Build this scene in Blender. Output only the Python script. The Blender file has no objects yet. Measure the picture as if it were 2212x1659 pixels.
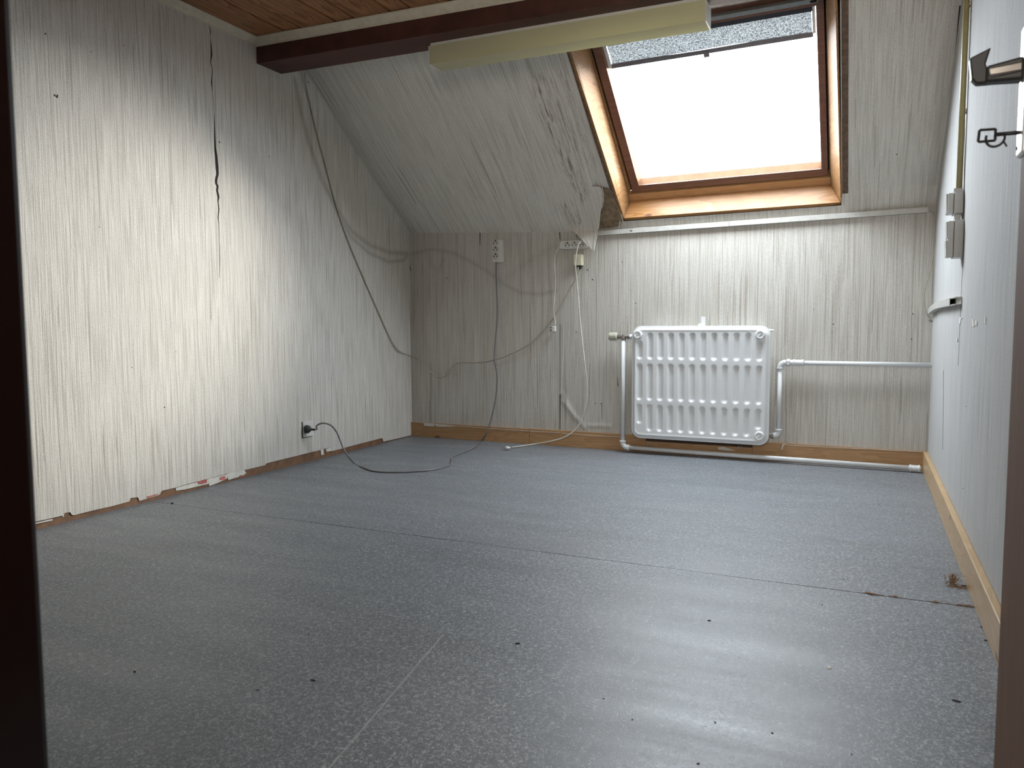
import bpy, bmesh, math, random
from mathutils import Vector, Matrix, noise as mnoise
random.seed(7)
# ------------------------------------------------------------ camera, world, light, exposure
IW, IH = 2212, 1659
F_PX = 1678.66
YAW, PITCH, ROLL = math.radians(-24.435), math.radians(-4.423), math.radians(-0.222)
CAM = Vector((0, 0, .72))
fwd = Vector((math.sin(YAW)*math.cos(PITCH), math.cos(YAW)*math.cos(PITCH), math.sin(PITCH)))
r0 = Vector((math.cos(YAW), -math.sin(YAW), 0)); u0 = r0.cross(fwd)
RT = r0*math.cos(ROLL) + u0*math.sin(ROLL); UP = -r0*math.sin(ROLL) + u0*math.cos(ROLL)
scene = bpy.context.scene
COL = scene.collection
cd = bpy.data.cameras.new('camera'); cam = bpy.data.objects.new('camera', cd); COL.objects.link(cam)
cd.sensor_fit = 'HORIZONTAL'; cd.sensor_width = 36; cd.lens = F_PX/IW*36; cd.clip_start = .02
cd.dof.use_dof = True; cd.dof.focus_distance = 3.4; cd.dof.aperture_fstop = 9.5
Mc = Matrix((RT, UP, -fwd)).transposed().to_4x4(); Mc.translation = CAM
cam.matrix_world = Mc
scene.camera = cam
scene.view_settings.view_transform = 'Standard'; scene.view_settings.look = 'None'
scene.view_settings.gamma = 1; scene.view_settings.use_curve_mapping = False
scene.view_settings.exposure = 2.0
SKY = 8.0
world = bpy.data.worlds.new('world'); scene.world = world; world.use_nodes = True
wn = world.node_tree.nodes; wl = world.node_tree.links
bg = wn['Background']; bg.inputs[1].default_value = SKY
tc = wn.new('ShaderNodeTexCoord'); sx = wn.new('ShaderNodeSeparateXYZ'); cr = wn.new('ShaderNodeValToRGB')
mr = wn.new('ShaderNodeMapRange'); mr.inputs[1].default_value = -.25; mr.inputs[2].default_value = 1
wl.new(tc.outputs['Generated'], sx.inputs[0]); wl.new(sx.outputs[2], mr.inputs[0]); wl.new(mr.outputs[0], cr.inputs[0])
cr.color_ramp.elements[0].position = .12; cr.color_ramp.elements[0].color = (.16, .16, .15, 1)   # ground and roofs
cr.color_ramp.elements[1].position = .24; cr.color_ramp.elements[1].color = (.84, .92, 1.0, 1)    # overcast sky
wl.new(cr.outputs[0], bg.inputs[0])
TH = math.radians(37.6); SN, CS = math.sin(TH), math.cos(TH)
def Wn(a, b, c=0.0):                       # window frame: a across, b up the slope, c outward
    b = b + .015*(a+1.2)
    return Vector((a, 4.25 - CS*b + SN*c, 1.28 + SN*b + CS*c))
pl = bpy.data.lights.new('window_portal', 'AREA'); pl.shape = 'RECTANGLE'; pl.size = 1.1; pl.size_y = 1.15
pl.cycles.is_portal = True
po = bpy.data.objects.new('window_portal', pl); COL.objects.link(po)
pz = Vector((0, SN, CS)); px_ = Vector((1, 0, 0)); py_ = pz.cross(px_)
Mp = Matrix((px_, py_, pz)).transposed().to_4x4(); Mp.translation = Wn(-.69, .6, .2); po.matrix_world = Mp
# low hazy sun behind thin cloud, a very wide soft disc
sl_ = bpy.data.lights.new('hazy_sun', 'SUN'); sl_.energy = 3.9; sl_.angle = math.radians(31); sl_.color = (1, .96, .89)
so_ = bpy.data.objects.new('hazy_sun', sl_); COL.objects.link(so_)
so_.rotation_euler = Vector((-1.97, -1.70, -.88)).to_track_quat('-Z', 'Y').to_euler(); so_.location = (2, 6, 3)
# soft warm fill light added behind the camera to brighten the room
hl = bpy.data.lights.new('landing_fill', 'AREA'); hl.size = .9; hl.energy = 11.0; hl.color = (1, .91, .80)
ho = bpy.data.objects.new('landing_fill', hl); COL.objects.link(ho); ho.location = (-.05, -1.0, 1.5); ho.rotation_euler = (math.radians(97), 0, 0)

# ------------------------------------------------------------ helpers
def ray(x, y): return RT*((x-IW/2)/F_PX) - UP*((y-IH/2)/F_PX) + fwd
def onpl(x, y, P, n):
    d = ray(x, y); return CAM + d*((Vector(P)-CAM).dot(n)/d.dot(n))
BLc, BRc = Vector((-2.654, 4.263, 0)), Vector((.271, 4.212, 0))
XL, XR, YF = -2.653, .290, .43
def yb(x): return 4.263 - (x+2.654)*.01744
NB = Vector((.01744, 1, 0)).normalized()
def B(x, y, off=0.0): return onpl(x, y, Vector((-2.654, 4.263-off, 0)), NB)     # off: distance out of the board front
def L(x, y, off=0.0): return onpl(x, y, (XL+off, 0, 0), Vector((1, 0, 0)))
def R(x, y, off=0.0): return onpl(x, y, (XR-off, 0, 0), Vector((1, 0, 0)))
def FL(x, y, z=0.0): return onpl(x, y, (0, 0, z), Vector((0, 0, 1)))
def SLP(x, y, c=0.0): return onpl(x, y, Vector((0, 4.25, 1.28)) + Vector((0, SN, CS))*c, Vector((0, SN, CS)))

def link(name, me, parent=None, mat=None, smooth=False):
    o = bpy.data.objects.new(name, me); COL.objects.link(o)
    if mat: me.materials.append(mat)
    if smooth:
        for p in me.polygons: p.use_smooth = True
    if parent: o.parent = parent
    return o
def fin(name, bm, mat, parent=None, smooth=False, bevel=0, seg=2):
    bmesh.ops.remove_doubles(bm, verts=bm.verts, dist=1e-6)
    bmesh.ops.recalc_face_normals(bm, faces=bm.faces)
    me = bpy.data.meshes.new(name); bm.to_mesh(me); bm.free()
    o = link(name, me, parent, mat, smooth)
    if bevel:
        m = o.modifiers.new('bevel', 'BEVEL'); m.width = bevel; m.segments = seg; m.limit_method = 'ANGLE'; m.angle_limit = .6
    return o
def wtag(o, **k):
    for a, b in k.items(): o[a] = b
    return o
def struct(o): o['kind'] = 'structure'; return o
def frame(o, X, Y, Z):
    M = Matrix((Vector(X).normalized(), Vector(Y).normalized(), Vector(Z).normalized())).transposed().to_4x4(); M.translation = o; return M
def fB(P): return frame(P, (1, -.01744, 0), (-.01744, -1, 0), (0, 0, 1))           # X right, Y out of back wall  (left-handed pair fixed below)
def empty(name, M, label=None, cat=None, group=None, kind=None):
    o = bpy.data.objects.new(name, None); COL.objects.link(o); o.matrix_world = M; o.empty_display_size = .05
    if label: o['label'] = label
    if cat: o['category'] = cat
    if group: o['group'] = group
    if kind: o['kind'] = kind
    return o
def T(P): return Matrix.Translation(Vector(P))
def box(bm, x0, x1, y0, y1, z0, z1, M=None):
    vs = [bm.verts.new((x, y, z)) for x in (x0, x1) for y in (y0, y1) for z in (z0, z1)]
    for f in ((0,1,3,2),(4,6,7,5),(0,4,5,1),(2,3,7,6),(0,2,6,4),(1,5,7,3)): bm.faces.new([vs[i] for i in f])
    if M: bmesh.ops.transform(bm, matrix=M, verts=vs)
    return vs
def hexa(bm, bot, top):                     # two quads of 4 points
    a = [bm.verts.new(p) for p in bot]; b = [bm.verts.new(p) for p in top]; n = len(a)
    bm.faces.new(a); bm.faces.new(b[::-1])
    for i in range(n): bm.faces.new((a[i], a[(i+1) % n], b[(i+1) % n], b[i]))
def lathe(bm, prof, M=None, seg=24, wob=None):
    rings = []
    for (r, h) in prof:
        ring = []
        for k in range(seg):
            a = 2*math.pi*k/seg; rr = r*(wob(a, h) if wob else 1)
            v = Vector((rr*math.cos(a), rr*math.sin(a), h)); ring.append(bm.verts.new(M @ v if M else v))
        rings.append(ring)
    for i in range(len(rings)-1):
        for k in range(seg): bm.faces.new((rings[i][k], rings[i][(k+1) % seg], rings[i+1][(k+1) % seg], rings[i+1][k]))
    bm.faces.new(rings[0][::-1]); bm.faces.new(rings[-1])
def axisM(o, d):
    d = Vector(d).normalized(); q = Vector((0, 0, 1)).rotation_difference(d); M = q.to_matrix().to_4x4(); M.translation = Vector(o); return M
def crom(pts, n=8):
    P = [Vector(p) for p in pts]; P = [P[0]*2-P[1]] + P + [P[-1]*2-P[-2]]; out = []
    for i in range(1, len(P)-2):
        for k in range(n):
            t = k/n; a, b, c, d = P[i-1], P[i], P[i+1], P[i+2]
            out.append(.5*((2*b) + (c-a)*t + (2*a-5*b+4*c-d)*t*t + (3*b-a-3*c+d)*t**3))
    out.append(P[-2]); return out
def tube(bm, pts, r, seg=8, smooth=8):
    P = crom(pts, smooth) if smooth else [Vector(p) for p in pts]
    t = (P[1]-P[0]).normalized(); n = t.orthogonal().normalized(); rings = []
    for i, p in enumerate(P):
        t2 = (P[min(i+1, len(P)-1)] - P[max(i-1, 0)]).normalized()
        q = t.rotation_difference(t2); n = q @ n; t = t2; b = t.cross(n)
        rings.append([bm.verts.new(p + (n*math.cos(2*math.pi*k/seg) + b*math.sin(2*math.pi*k/seg))*r) for k in range(seg)])
    for i in range(len(rings)-1):
        for k in range(seg): bm.faces.new((rings[i][k], rings[i][(k+1) % seg], rings[i+1][(k+1) % seg], rings[i+1][k]))
    bm.faces.new(rings[0][::-1]); bm.faces.new(rings[-1])
def grid(name, us, vs, f, mat, parent=None, attr=None, keep=None, smooth=True, thick=None):
    verts = [f(u, v) for v in vs for u in us]; nu = len(us); faces = []
    for j in range(len(vs)-1):
        for i in range(nu-1):
            if keep and not keep((us[i]+us[i+1])/2, (vs[j]+vs[j+1])/2): continue
            faces.append((j*nu+i, j*nu+i+1, (j+1)*nu+i+1, (j+1)*nu+i))
    me = bpy.data.meshes.new(name); me.from_pydata([tuple(v) for v in verts], [], faces); me.update()
    if attr:
        for an, af in attr.items():
            a = me.attributes.new(an, 'FLOAT', 'POINT'); a.data.foreach_set('value', [af(u, v) for v in vs for u in us])
    o = link(name, me, parent, mat, smooth)
    if thick:
        m = o.modifiers.new('solid', 'SOLIDIFY'); m.thickness = thick; m.offset = 0
    return o
def lin(a, b, n): return [a + (b-a)*i/(n-1) for i in range(n)]
def segd(p, a, b):
    ax, ay = a; bx, by = b; dx, dy = bx-ax, by-ay; l2 = dx*dx+dy*dy
    t = max(0, min(1, ((p[0]-ax)*dx+(p[1]-ay)*dy)/l2)) if l2 else 0
    return math.hypot(p[0]-ax-t*dx, p[1]-ay-t*dy)
def polyd(p, pts): return min(segd(p, pts[i], pts[i+1]) for i in range(len(pts)-1))
def interp(pts, x):
    if x <= pts[0][0]: return pts[0][1]
    for (a, b), (c, d) in zip(pts, pts[1:]):
        if x <= c: return b + (d-b)*(x-a)/(c-a) if c > a else d
    return pts[-1][1]

# ------------------------------------------------------------ materials
def nodes(name):
    m = bpy.data.materials.new(name); m.use_nodes = True; nt = m.node_tree
    return m, nt, nt.nodes, nt.links, nt.nodes['Principled BSDF']
class NB_:
    def __init__(s, nt): s.nt = nt; s.n = nt.nodes; s.l = nt.links
    def coord(s): return s.n.new('ShaderNodeTexCoord').outputs['Object']
    def map(s, v, scale=(1,1,1), rot=(0,0,0), loc=(0,0,0)):
        m = s.n.new('ShaderNodeMapping'); m.inputs['Scale'].default_value = scale; m.inputs['Rotation'].default_value = rot; m.inputs['Location'].default_value = loc
        s.l.new(v, m.inputs[0]); return m.outputs[0]
    def noise(s, v, scale=1, detail=2, rough=.5, dist=0):
        m = s.n.new('ShaderNodeTexNoise'); m.inputs['Scale'].default_value = scale; m.inputs['Detail'].default_value = detail
        m.inputs['Roughness'].default_value = rough; m.inputs['Distortion'].default_value = dist; s.l.new(v, m.inputs['Vector']); return m.outputs[0]
    def rng(s, v, a, b, c=0, d=1):
        m = s.n.new('ShaderNodeMapRange'); m.inputs[1].default_value = a; m.inputs[2].default_value = b; m.inputs[3].default_value = c; m.inputs[4].default_value = d
        s.l.new(v, m.inputs[0]); return m.outputs[0]
    def math(s, op, a, b=None):
        m = s.n.new('ShaderNodeMath'); m.operation = op
        for i, q in enumerate((a, b)):
            if q is None: continue
            if isinstance(q, (int, float)): m.inputs[i].default_value = q
            else: s.l.new(q, m.inputs[i])
        return m.outputs[0]
    def mix(s, f, a, b):
        m = s.n.new('ShaderNodeMix'); m.data_type = 'RGBA'
        for i, q in ((0, f), (6, a), (7, b)):
            if isinstance(q, (int, float)): m.inputs[i].default_value = q
            elif isinstance(q, tuple): m.inputs[i].default_value = (*q[:3], 1)
            else: s.l.new(q, m.inputs[i])
        return m.outputs[2]
    def bump(s, h, strength=.3, dist=.002):
        m = s.n.new('ShaderNodeBump'); m.inputs['Strength'].default_value = strength; m.inputs['Distance'].default_value = dist
        s.l.new(h, m.inputs['Height']); return m.outputs[0]
    def attr(s, name):
        m = s.n.new('ShaderNodeAttribute'); m.attribute_name = name; return m.outputs['Fac']
def plain(name, col, rough=.5, metal=0, var=.06, scale=30, spec=.5, bump=0, coat=0):
    m, nt, n, l, p = nodes(name); b = NB_(nt); c = b.coord()
    f = b.noise(c, scale, 3); dk = tuple(x*(1-var*2) for x in col); lt = tuple(min(1, x*(1+var)) for x in col)
    l.new(b.mix(b.rng(f, .3, .7), dk, lt), p.inputs['Base Color'])
    p.inputs['Roughness'].default_value = rough; p.inputs['Metallic'].default_value = metal; p.inputs['Specular IOR Level'].default_value = spec
    p.inputs['Coat Weight'].default_value = coat
    if bump: l.new(b.bump(b.noise(c, scale*6, 2), bump, .001), p.inputs['Normal'])
    return m
def wood(name, c1, c2, axis='x', rough=.45, knots=True, sc=1.0, knotc=(.12, .045, .02)):
    m, nt, n, l, p = nodes(name); b = NB_(nt); c = b.coord()
    st = {'x': (1.6, 14, 14), 'y': (14, 1.6, 14), 'z': (14, 14, 1.6)}[axis]; st = tuple(q*sc for q in st)
    v = b.map(c, st)
    w = b.noise(v, 1.0, 2, .5, .6)
    rings = b.math('FRACT', b.math('MULTIPLY', w, 9.0))
    fine = b.noise(b.map(c, tuple(q*9 for q in st)), 1, 3, .6)
    g = b.rng(rings, .0, .9); col = b.mix(g, c1, c2)
    col = b.mix(b.rng(fine, .45, .8, 0, .35), col, tuple(q*.55 for q in c2))
    big = b.noise(b.map(c, tuple(q*.3 for q in st)), 1, 1); col = b.mix(b.rng(big, .3, .7, 0, .35), col, tuple(q*.8 for q in c1))
    if knots:
        vo = n.new('ShaderNodeTexVoronoi'); kv = {'x': (4, 9, 9), 'y': (9, 4, 9), 'z': (9, 9, 4)}[axis]
        l.new(b.map(c, kv), vo.inputs['Vector']); vo.inputs['Scale'].default_value = 1.1; vo.inputs['Randomness'].default_value = 1
        col = b.mix(b.rng(vo.outputs['Distance'], .05, .13, .9, 0), col, knotc)
    l.new(col, p.inputs['Base Color']); p.inputs['Roughness'].default_value = rough
    l.new(b.bump(fine, .25, .0006), p.inputs['Normal'])
    return m
def wallpaper(name, axis, along, base, dark, amp=1.0, sheen=.6, marks=True, dens=.0, seed=0.0, linew=1.0):
    m, nt, n, l, p = nodes(name); b = NB_(nt); c = b.coord()
    hi, lo = 1.0, 1.0
    def vec(h, lw):
        s = [0, 0, 0]; s['xyz'.index(axis)] = h
        for q in along: s['xyz'.index(q)] = lw
        # keep the third axis inert
        return b.map(c, tuple(s), loc=(seed, seed*1.7, seed*.3))
    fine = b.noise(vec(240, 4.0), 1, 2, .6)
    mid = b.noise(vec(62, 1.0), 1, 2, .55)
    lines = b.noise(vec(185, 2.6), 1, 1, .4)
    spars = b.noise(vec(120, 2.0), 1, 0, .4)
    big = b.noise(vec(1.6, 1.6), 1, 2, .5)
    spk = b.noise(c, 210, 2, .65)
    # slow mask: some zones have denser strokes than others
    f1 = b.rng(fine, .40, .68, 0, .60*amp)
    f2 = b.rng(b.math('ADD', lines, b.rng(mid, .2, .8, -.05, .09)), .60-dens, .68-dens, 0, .62*amp)
    f3 = b.rng(spars, .72, .745, 0, .85*amp)
    f = b.math('MAXIMUM', b.math('MAXIMUM', f1, f2), f3)
    col = b.mix(f, base, dark)
    col = b.mix(b.rng(spk, .5, .72, 0, .32), col, tuple(min(1, q*1.22) for q in base))
    col = b.mix(b.rng(spk, .5, .28, 0, .30), col, dark)
    col = b.mix(b.rng(big, .35, .7, 0, .22), col, tuple(q*r for q, r in zip(base, (.86, .82, .76))))
    if marks:
        st = b.attr('darken'); sn = b.noise(vec(120, 6), 1, 3, .6)
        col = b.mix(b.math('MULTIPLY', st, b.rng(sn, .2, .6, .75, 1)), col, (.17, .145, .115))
        gr = b.attr('mould'); g2 = b.math('MULTIPLY', gr, b.rng(b.noise(vec(110, 9), 1, 4, .7), .50, .60, 0, .8))
        col = b.mix(g2, col, (.115, .085, .055))
    l.new(col, p.inputs['Base Color']); p.inputs['Roughness'].default_value = sheen; p.inputs['Specular IOR Level'].default_value = .35
    h = b.math('SUBTRACT', b.math('MULTIPLY', spk, .25), f)
    l.new(b.bump(h, .55, .0016), p.inputs['Normal'])
    return m
PB, PD = (.74, .715, .66), (.30, .265, .215)
m_left = wallpaper('striped_wallpaper_left', 'y', 'z', PB, PD, 1.0, .55, dens=.012)
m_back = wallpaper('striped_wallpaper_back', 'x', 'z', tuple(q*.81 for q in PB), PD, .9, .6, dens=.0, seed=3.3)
m_slope = wallpaper('striped_wallpaper_slope', 'x', 'yz', tuple(q*.98 for q in PB), PD, .75, .65, dens=-.02, seed=8.1)
m_right = wallpaper('striped_wallpaper_right', 'y', 'z', (.53, .53, .525), (.27, .26, .245), 1.0, .8, marks=False, dens=-.03, seed=5.2)
m_plaster = plain('grey_plaster', (.45, .43, .40), .8)
m_hall = plain('landing_paint', (.10, .085, .07), .8)
m_pine = wood('varnished_pine_lining', (.33, .145, .045), (.45, .235, .09), 'x', .4)
m_pine_b = wood('varnished_pine_side', (.25, .12, .042), (.36, .195, .08), 'y', .62)
m_sash = wood('reddish_brown_sash_wood', (.17, .075, .045), (.23, .105, .062), 'x', .35, False)
m_pineL = wood('pale_pine_frame', (.52, .29, .13), (.62, .38, .19), 'x', .4, False)
m_bead = plain('pale_pine_bead', (.36, .20, .12), .4)
m_skirt = wood('brown_stained_baseboard', (.36, .20, .09), (.46, .27, .13), 'x', .5, True)
m_skirtR = wood('pale_pine_baseboard', (.47, .31, .155), (.58, .40, .22), 'y', .38, True)
m_skirtD = plain('dark_stained_wood', (.07, .035, .02), .7)
m_skirtL = plain('dull_brown_baseboard', (.20, .105, .055), .7, var=.15)
m_plank = wood('ceiling_pine', (.17, .062, .022), (.44, .20, .085), 'y', .45, True, .9)
m_beam = plain('dark_maroon_beam_paint', (.072, .021, .015), .55, scale=12, var=.15, bump=.1)
m_cove = plain('cream_cove_paint', (.60, .545, .43), .5)
m_white = plain('white_enamel', (.74, .76, .77), .28, spec=.5, var=.015, scale=8)
m_pipe = plain('white_painted_pipe', (.70, .72, .73), .3, var=.03, scale=14)
m_plast = plain('white_plastic', (.66, .65, .60), .35, var=.02)
m_cream = plain('cream_plastic', (.62, .57, .42), .4, var=.03)
m_greyp = plain('grey_switch_plastic', (.47, .47, .45), .35, var=.02)
m_dark = plain('black_hole', (.012, .011, .010), .8)
m_sock = plain('grey_socket_insert', (.26, .26, .25), .4)
m_cabG = plain('grey_cable_sheath', (.16, .15, .145), .32)
m_cabW = plain('off_white_cable_sheath', (.60, .58, .50), .35)
m_cabB = plain('beige_cable_sheath', (.42, .38, .30), .4)
m_rubber = plain('dark_green_grey_rubber', (.035, .042, .035), .5)
m_yel = plain('yellowed_conduit', (.40, .35, .17), .35)
m_trunk = plain('white_trunking', (.50, .49, .455), .4)
m_chrome = plain('brushed_nickel', (.55, .52, .48), .25, 1.0)
m_brass = plain('tarnished_valve_metal', (.30, .27, .24), .45, .5, var=.2, scale=60)
m_valve = plain('beige_valve_head_plastic', (.46, .45, .36), .4)
m_alu = plain('grey_aluminium_bar', (.33, .34, .33), .4, .3)
m_handle = plain('dark_bronze_handle', (.022, .021, .020), .45, 0, spec=.3)
m_plate = plain('anodised_plate', (.70, .70, .68), .3, .35)
m_door = wood('brown_varnished_door', (.125, .056, .026), (.155, .074, .038), 'z', .75, False, .8)
m_jamb = plain('dark_mahogany_jamb', (.009, .003, .0025), .25)
m_board = plain('bare_brown_board', (.23, .165, .10), .85, var=.2, scale=40)
m_torn = plain('torn_white_paper', (.66, .64, .58), .8, var=.06)
m_red = plain('red_printed_paper', (.55, .16, .15), .8, var=.35, scale=160)
m_crackm = plain('crack_shadow_gap', (.020, .016, .013), .9)
m_straw = plain('brown_straw', (.27, .15, .07), .8)
m_rail = plain('white_blind_rail', (.80, .80, .78), .4)
m_bar = plain('mauve_grey_bar', (.20, .18, .19), .4)
m_fabdark = plain('charcoal_blind_top', (.035, .038, .05), .7)
m_shell = plain('plaster_shell', (.35, .33, .3), .9)
# floor vinyl
m_vinyl, nt, n, l, p = nodes('grey_squiggle_vinyl'); b = NB_(nt); c = b.coord()
w1 = b.noise(b.map(c, (88, 112, 1)), 1, 1, .5, .8)
w2 = b.noise(b.map(c, (112, 88, 1), loc=(9, 4, 0)), 1, 1, .5, .8)
def worm(w): return b.rng(b.math('ABSOLUTE', b.math('SUBTRACT', w, .5)), .010, .035, 1, 0)
msk = b.rng(b.noise(b.map(c, (100, 100, 1), loc=(3, 8, 0)), 1, 1), .42, .52)
msk2 = b.rng(b.noise(b.map(c, (100, 100, 1), loc=(13, 1, 0)), 1, 1), .43, .53)
worms = b.math('MAXIMUM', b.math('MULTIPLY', worm(w1), msk), b.math('MULTIPLY', worm(w2), msk2))
cloud = b.noise(b.map(c, (.9, 2.2, 1)), 1, 3, .55)
gritty = b.noise(c, 420, 2)
col = b.mix(b.rng(gritty, .3, .7), (.092, .099, .110), (.132, .142, .156))
col = b.mix(b.rng(cloud, .35, .7, 0, .30), col, (.19, .20, .215))
col = b.mix(b.math('MULTIPLY', worms, .85), col, (.38, .395, .405))
# long pale scratch from the doorway towards the seam
sxx = n.new('ShaderNodeSeparateXYZ'); l.new(c, sxx.inputs[0])
A_, B_ = FL(958, 1370), FL(700, 1672); dv = (B_-A_); ln = dv.length; dv.normalize()
tt = b.math('ADD', b.math('MULTIPLY', b.math('SUBTRACT', sxx.outputs[0], A_.x), dv.x), b.math('MULTIPLY', b.math('SUBTRACT', sxx.outputs[1], A_.y), dv.y))
dd = b.math('ABSOLUTE', b.math('ADD', b.math('MULTIPLY', b.math('SUBTRACT', sxx.outputs[0], A_.x), -dv.y), b.math('MULTIPLY', b.math('SUBTRACT', sxx.outputs[1], A_.y), dv.x)))
scr = b.math('MULTIPLY', b.rng(dd, .0012, .0024, 1, 0), b.math('MULTIPLY', b.rng(tt, -.002, .002), b.rng(tt, ln-.01, ln, 1, 0)))
col = b.mix(b.math('MULTIPLY', scr, .45), col, (.46, .46, .44))
# faint brown scuffs
sc2 = b.rng(b.noise(b.map(c, (3, 4, 1), loc=(5, 5, 0)), 1, 3), .62, .75, 0, .25)
col = b.mix(sc2, col, (.16, .13, .11))
l.new(col, p.inputs['Base Color'])
streak = b.noise(b.map(c, (1.1, 9, 1)), 1, 3, .6)
l.new(b.rng(streak, .3, .7, .54, .38), p.inputs['Roughness'])
hgt = b.math('ADD', b.math('MULTIPLY', gritty, .5), b.math('MULTIPLY', worms, .8))
wav = b.math('MULTIPLY', b.noise(b.map(c, (3, 5, 1)), 1, 2), 14.0)
l.new(b.bump(b.math('ADD', hgt, wav), .35, .0008), p.inputs['Normal'])
p.inputs['Specular IOR Level'].default_value = .62
m_under = plain('dark_underfloor', (.03, .022, .018), .9)
# glass, lamp diffuser, blind fabric
def mixmat(name, a, bb, fac, cola, colb, rough=.02, fres=False):
    m = bpy.data.materials.new(name); m.use_nodes = True; nt = m.node_tree; nt.nodes.clear(); n = nt.nodes
    o = n.new('ShaderNodeOutputMaterial'); x = n.new('ShaderNodeMixShader'); s1 = n.new(a); s2 = n.new(bb)
    s1.inputs[0].default_value = (*cola, 1); s2.inputs[0].default_value = (*colb, 1)
    if bb == 'ShaderNodeBsdfGlossy': s2.inputs['Roughness'].default_value = rough
    if fres:
        f = n.new('ShaderNodeFresnel'); f.inputs[0].default_value = 1.45
        g = n.new('ShaderNodeNewGeometry'); q1 = n.new('ShaderNodeMath'); q1.operation = 'SUBTRACT'; q1.inputs[0].default_value = 1; nt.links.new(g.outputs['Backfacing'], q1.inputs[1])
        q2 = n.new('ShaderNodeMath'); q2.operation = 'MULTIPLY'; nt.links.new(f.outputs[0], q2.inputs[0]); nt.links.new(q1.outputs[0], q2.inputs[1]); nt.links.new(q2.outputs[0], x.inputs[0])
    else: x.inputs[0].default_value = fac
    nt.links.new(s1.outputs[0], x.inputs[1]); nt.links.new(s2.outputs[0], x.inputs[2]); nt.links.new(x.outputs[0], o.inputs[0]); return m
m_glass = mixmat('window_glass', 'ShaderNodeBsdfTransparent', 'ShaderNodeBsdfGlossy', 0, (.95, .955, .955), (1, 1, 1), .02, True)
m_diff = mixmat('yellowed_prismatic_diffuser', 'ShaderNodeBsdfDiffuse', 'ShaderNodeBsdfTranslucent', .5, (.64, .61, .50), (.80, .76, .46))
m_fab = mixmat('flecked_grey_blind_fabric', 'ShaderNodeBsdfDiffuse', 'ShaderNodeBsdfTranslucent', .075, (.42, .42, .42), (.30, .30, .30))
nt = m_fab.node_tree; b = NB_(nt); c = b.coord()
fc = b.mix(b.rng(b.noise(b.map(c, (1, 1, 1)), 170, 3, .7), .38, .62), (.06, .065, .07), (.40, .42, .42))
for q in nt.nodes:
    if q.type in ('BSDF_DIFFUSE', 'BSDF_TRANSLUCENT'): nt.links.new(fc, q.inputs[0])

# ------------------------------------------------------------ floor
bm = bmesh.new(); box(bm, -2.75, .42, -2.2, 4.4, -.06, -.0042); floor = struct(fin('floor', bm, m_under))
def seam_y(x): return 2.245 - (x+2.61)*.00625 + .0008*math.sin(x*9)
def sheet(y0, y1):
    xs = lin(-2.66, .33, 60); bm = bmesh.new()
    lo = [(x, y0(x)) for x in xs]; hi = [(x, y1(x)) for x in xs]
    vt = []
    for z in (-.004, 0.0):
        vt.append(([bm.verts.new((x, y, z)) for x, y in lo], [bm.verts.new((x, y, z)) for x, y in hi]))
    for i in range(len(xs)-1):
        bm.faces.new((vt[1][0][i], vt[1][0][i+1], vt[1][1][i+1], vt[1][1][i])); bm.faces.new((vt[0][0][i+1], vt[0][0][i], vt[0][1][i], vt[0][1][i+1]))
        for q in (0, 1): bm.faces.new((vt[0][q][i], vt[0][q][i+1], vt[1][q][i+1], vt[1][q][i]))
    return bm
gap = lambda x: max(.0004, .0017 + .0022*mnoise.noise(Vector((x*3, 1.2, 0))))
fin('vinyl_sheet', sheet(lambda x: seam_y(x)+gap(x), lambda x: yb(x)+.02), m_vinyl, floor)
fin('vinyl_sheet', sheet(lambda x: -2.2, lambda x: seam_y(x)-gap(x)), m_vinyl, floor)

# ------------------------------------------------------------ left wall
Lq = lambda x, y: (lambda P: (P.y, P.z))(L(x, y))
edge_px = [(40,1134),(65,1129),(100,1122),(138,1113),(140,1108),(152,1106),(155,1112),(160,1113),(200,1103),(240,1094),(280,1083),(282,1076),(298,1074),(300,1078),(346,1066),(350,1060),(377,1054),(400,1047),(450,1034),(495,1022),(528,1014),(531,1015),(573,1005),(575,1001),(640,985),(692,972),(694,970),(699,970),(702,969),(714,967),(716,975),(760,963),(826,946),(828,954),(860,947),(886,941)]
edge = [Lq(*q) for q in edge_px]
edge = [(.3, edge[0][1])] + edge
def wz(y): return max(.004, interp(edge, y))
def rooftop(y): return min(2.3, 1.28 + (4.25-y)*SN/CS + .10)
def gable(bm, x0, x1, y0, y1, z0):
    ym = 4.25-(2.3-1.38)*CS/SN; pr_ = [(y0, z0), (y1, z0), (y1, rooftop(y1)), (ym, 2.3), (y0, 2.3)]
    hexa(bm, [(x0, y, z) for y, z in pr_], [(x1, y, z) for y, z in pr_])
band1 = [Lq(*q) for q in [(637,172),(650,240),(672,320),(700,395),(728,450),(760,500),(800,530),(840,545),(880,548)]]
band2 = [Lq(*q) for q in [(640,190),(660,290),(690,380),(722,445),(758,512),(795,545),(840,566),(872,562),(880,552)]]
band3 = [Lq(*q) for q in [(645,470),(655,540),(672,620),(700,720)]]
sb = [((L(q[0], q[1]).y, L(q[0], q[1]).z), r, s) for q, r, s in [((480,1000),.10,.10),((640,960),.14,.10),((760,960),.2,.12),((300,1040),.12,.08)]]
def dark_left(y, z):  # darkens the paper: curved bands, back corner edge, low smudges
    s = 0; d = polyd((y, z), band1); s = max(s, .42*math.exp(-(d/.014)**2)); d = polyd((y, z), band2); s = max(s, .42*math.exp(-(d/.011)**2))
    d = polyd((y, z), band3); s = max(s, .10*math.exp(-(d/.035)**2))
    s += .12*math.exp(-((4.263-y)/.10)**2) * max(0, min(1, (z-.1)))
    for (cy, cz), r, a in sb: s += a*math.exp(-(((y-cy)/(r*2))**2+((z-cz)/(r*.5))**2))
    return min(1, s)
ys = lin(.3, 4.28, 400); vv = [0, .01, .03] + lin(.05, 1, 150)
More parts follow.
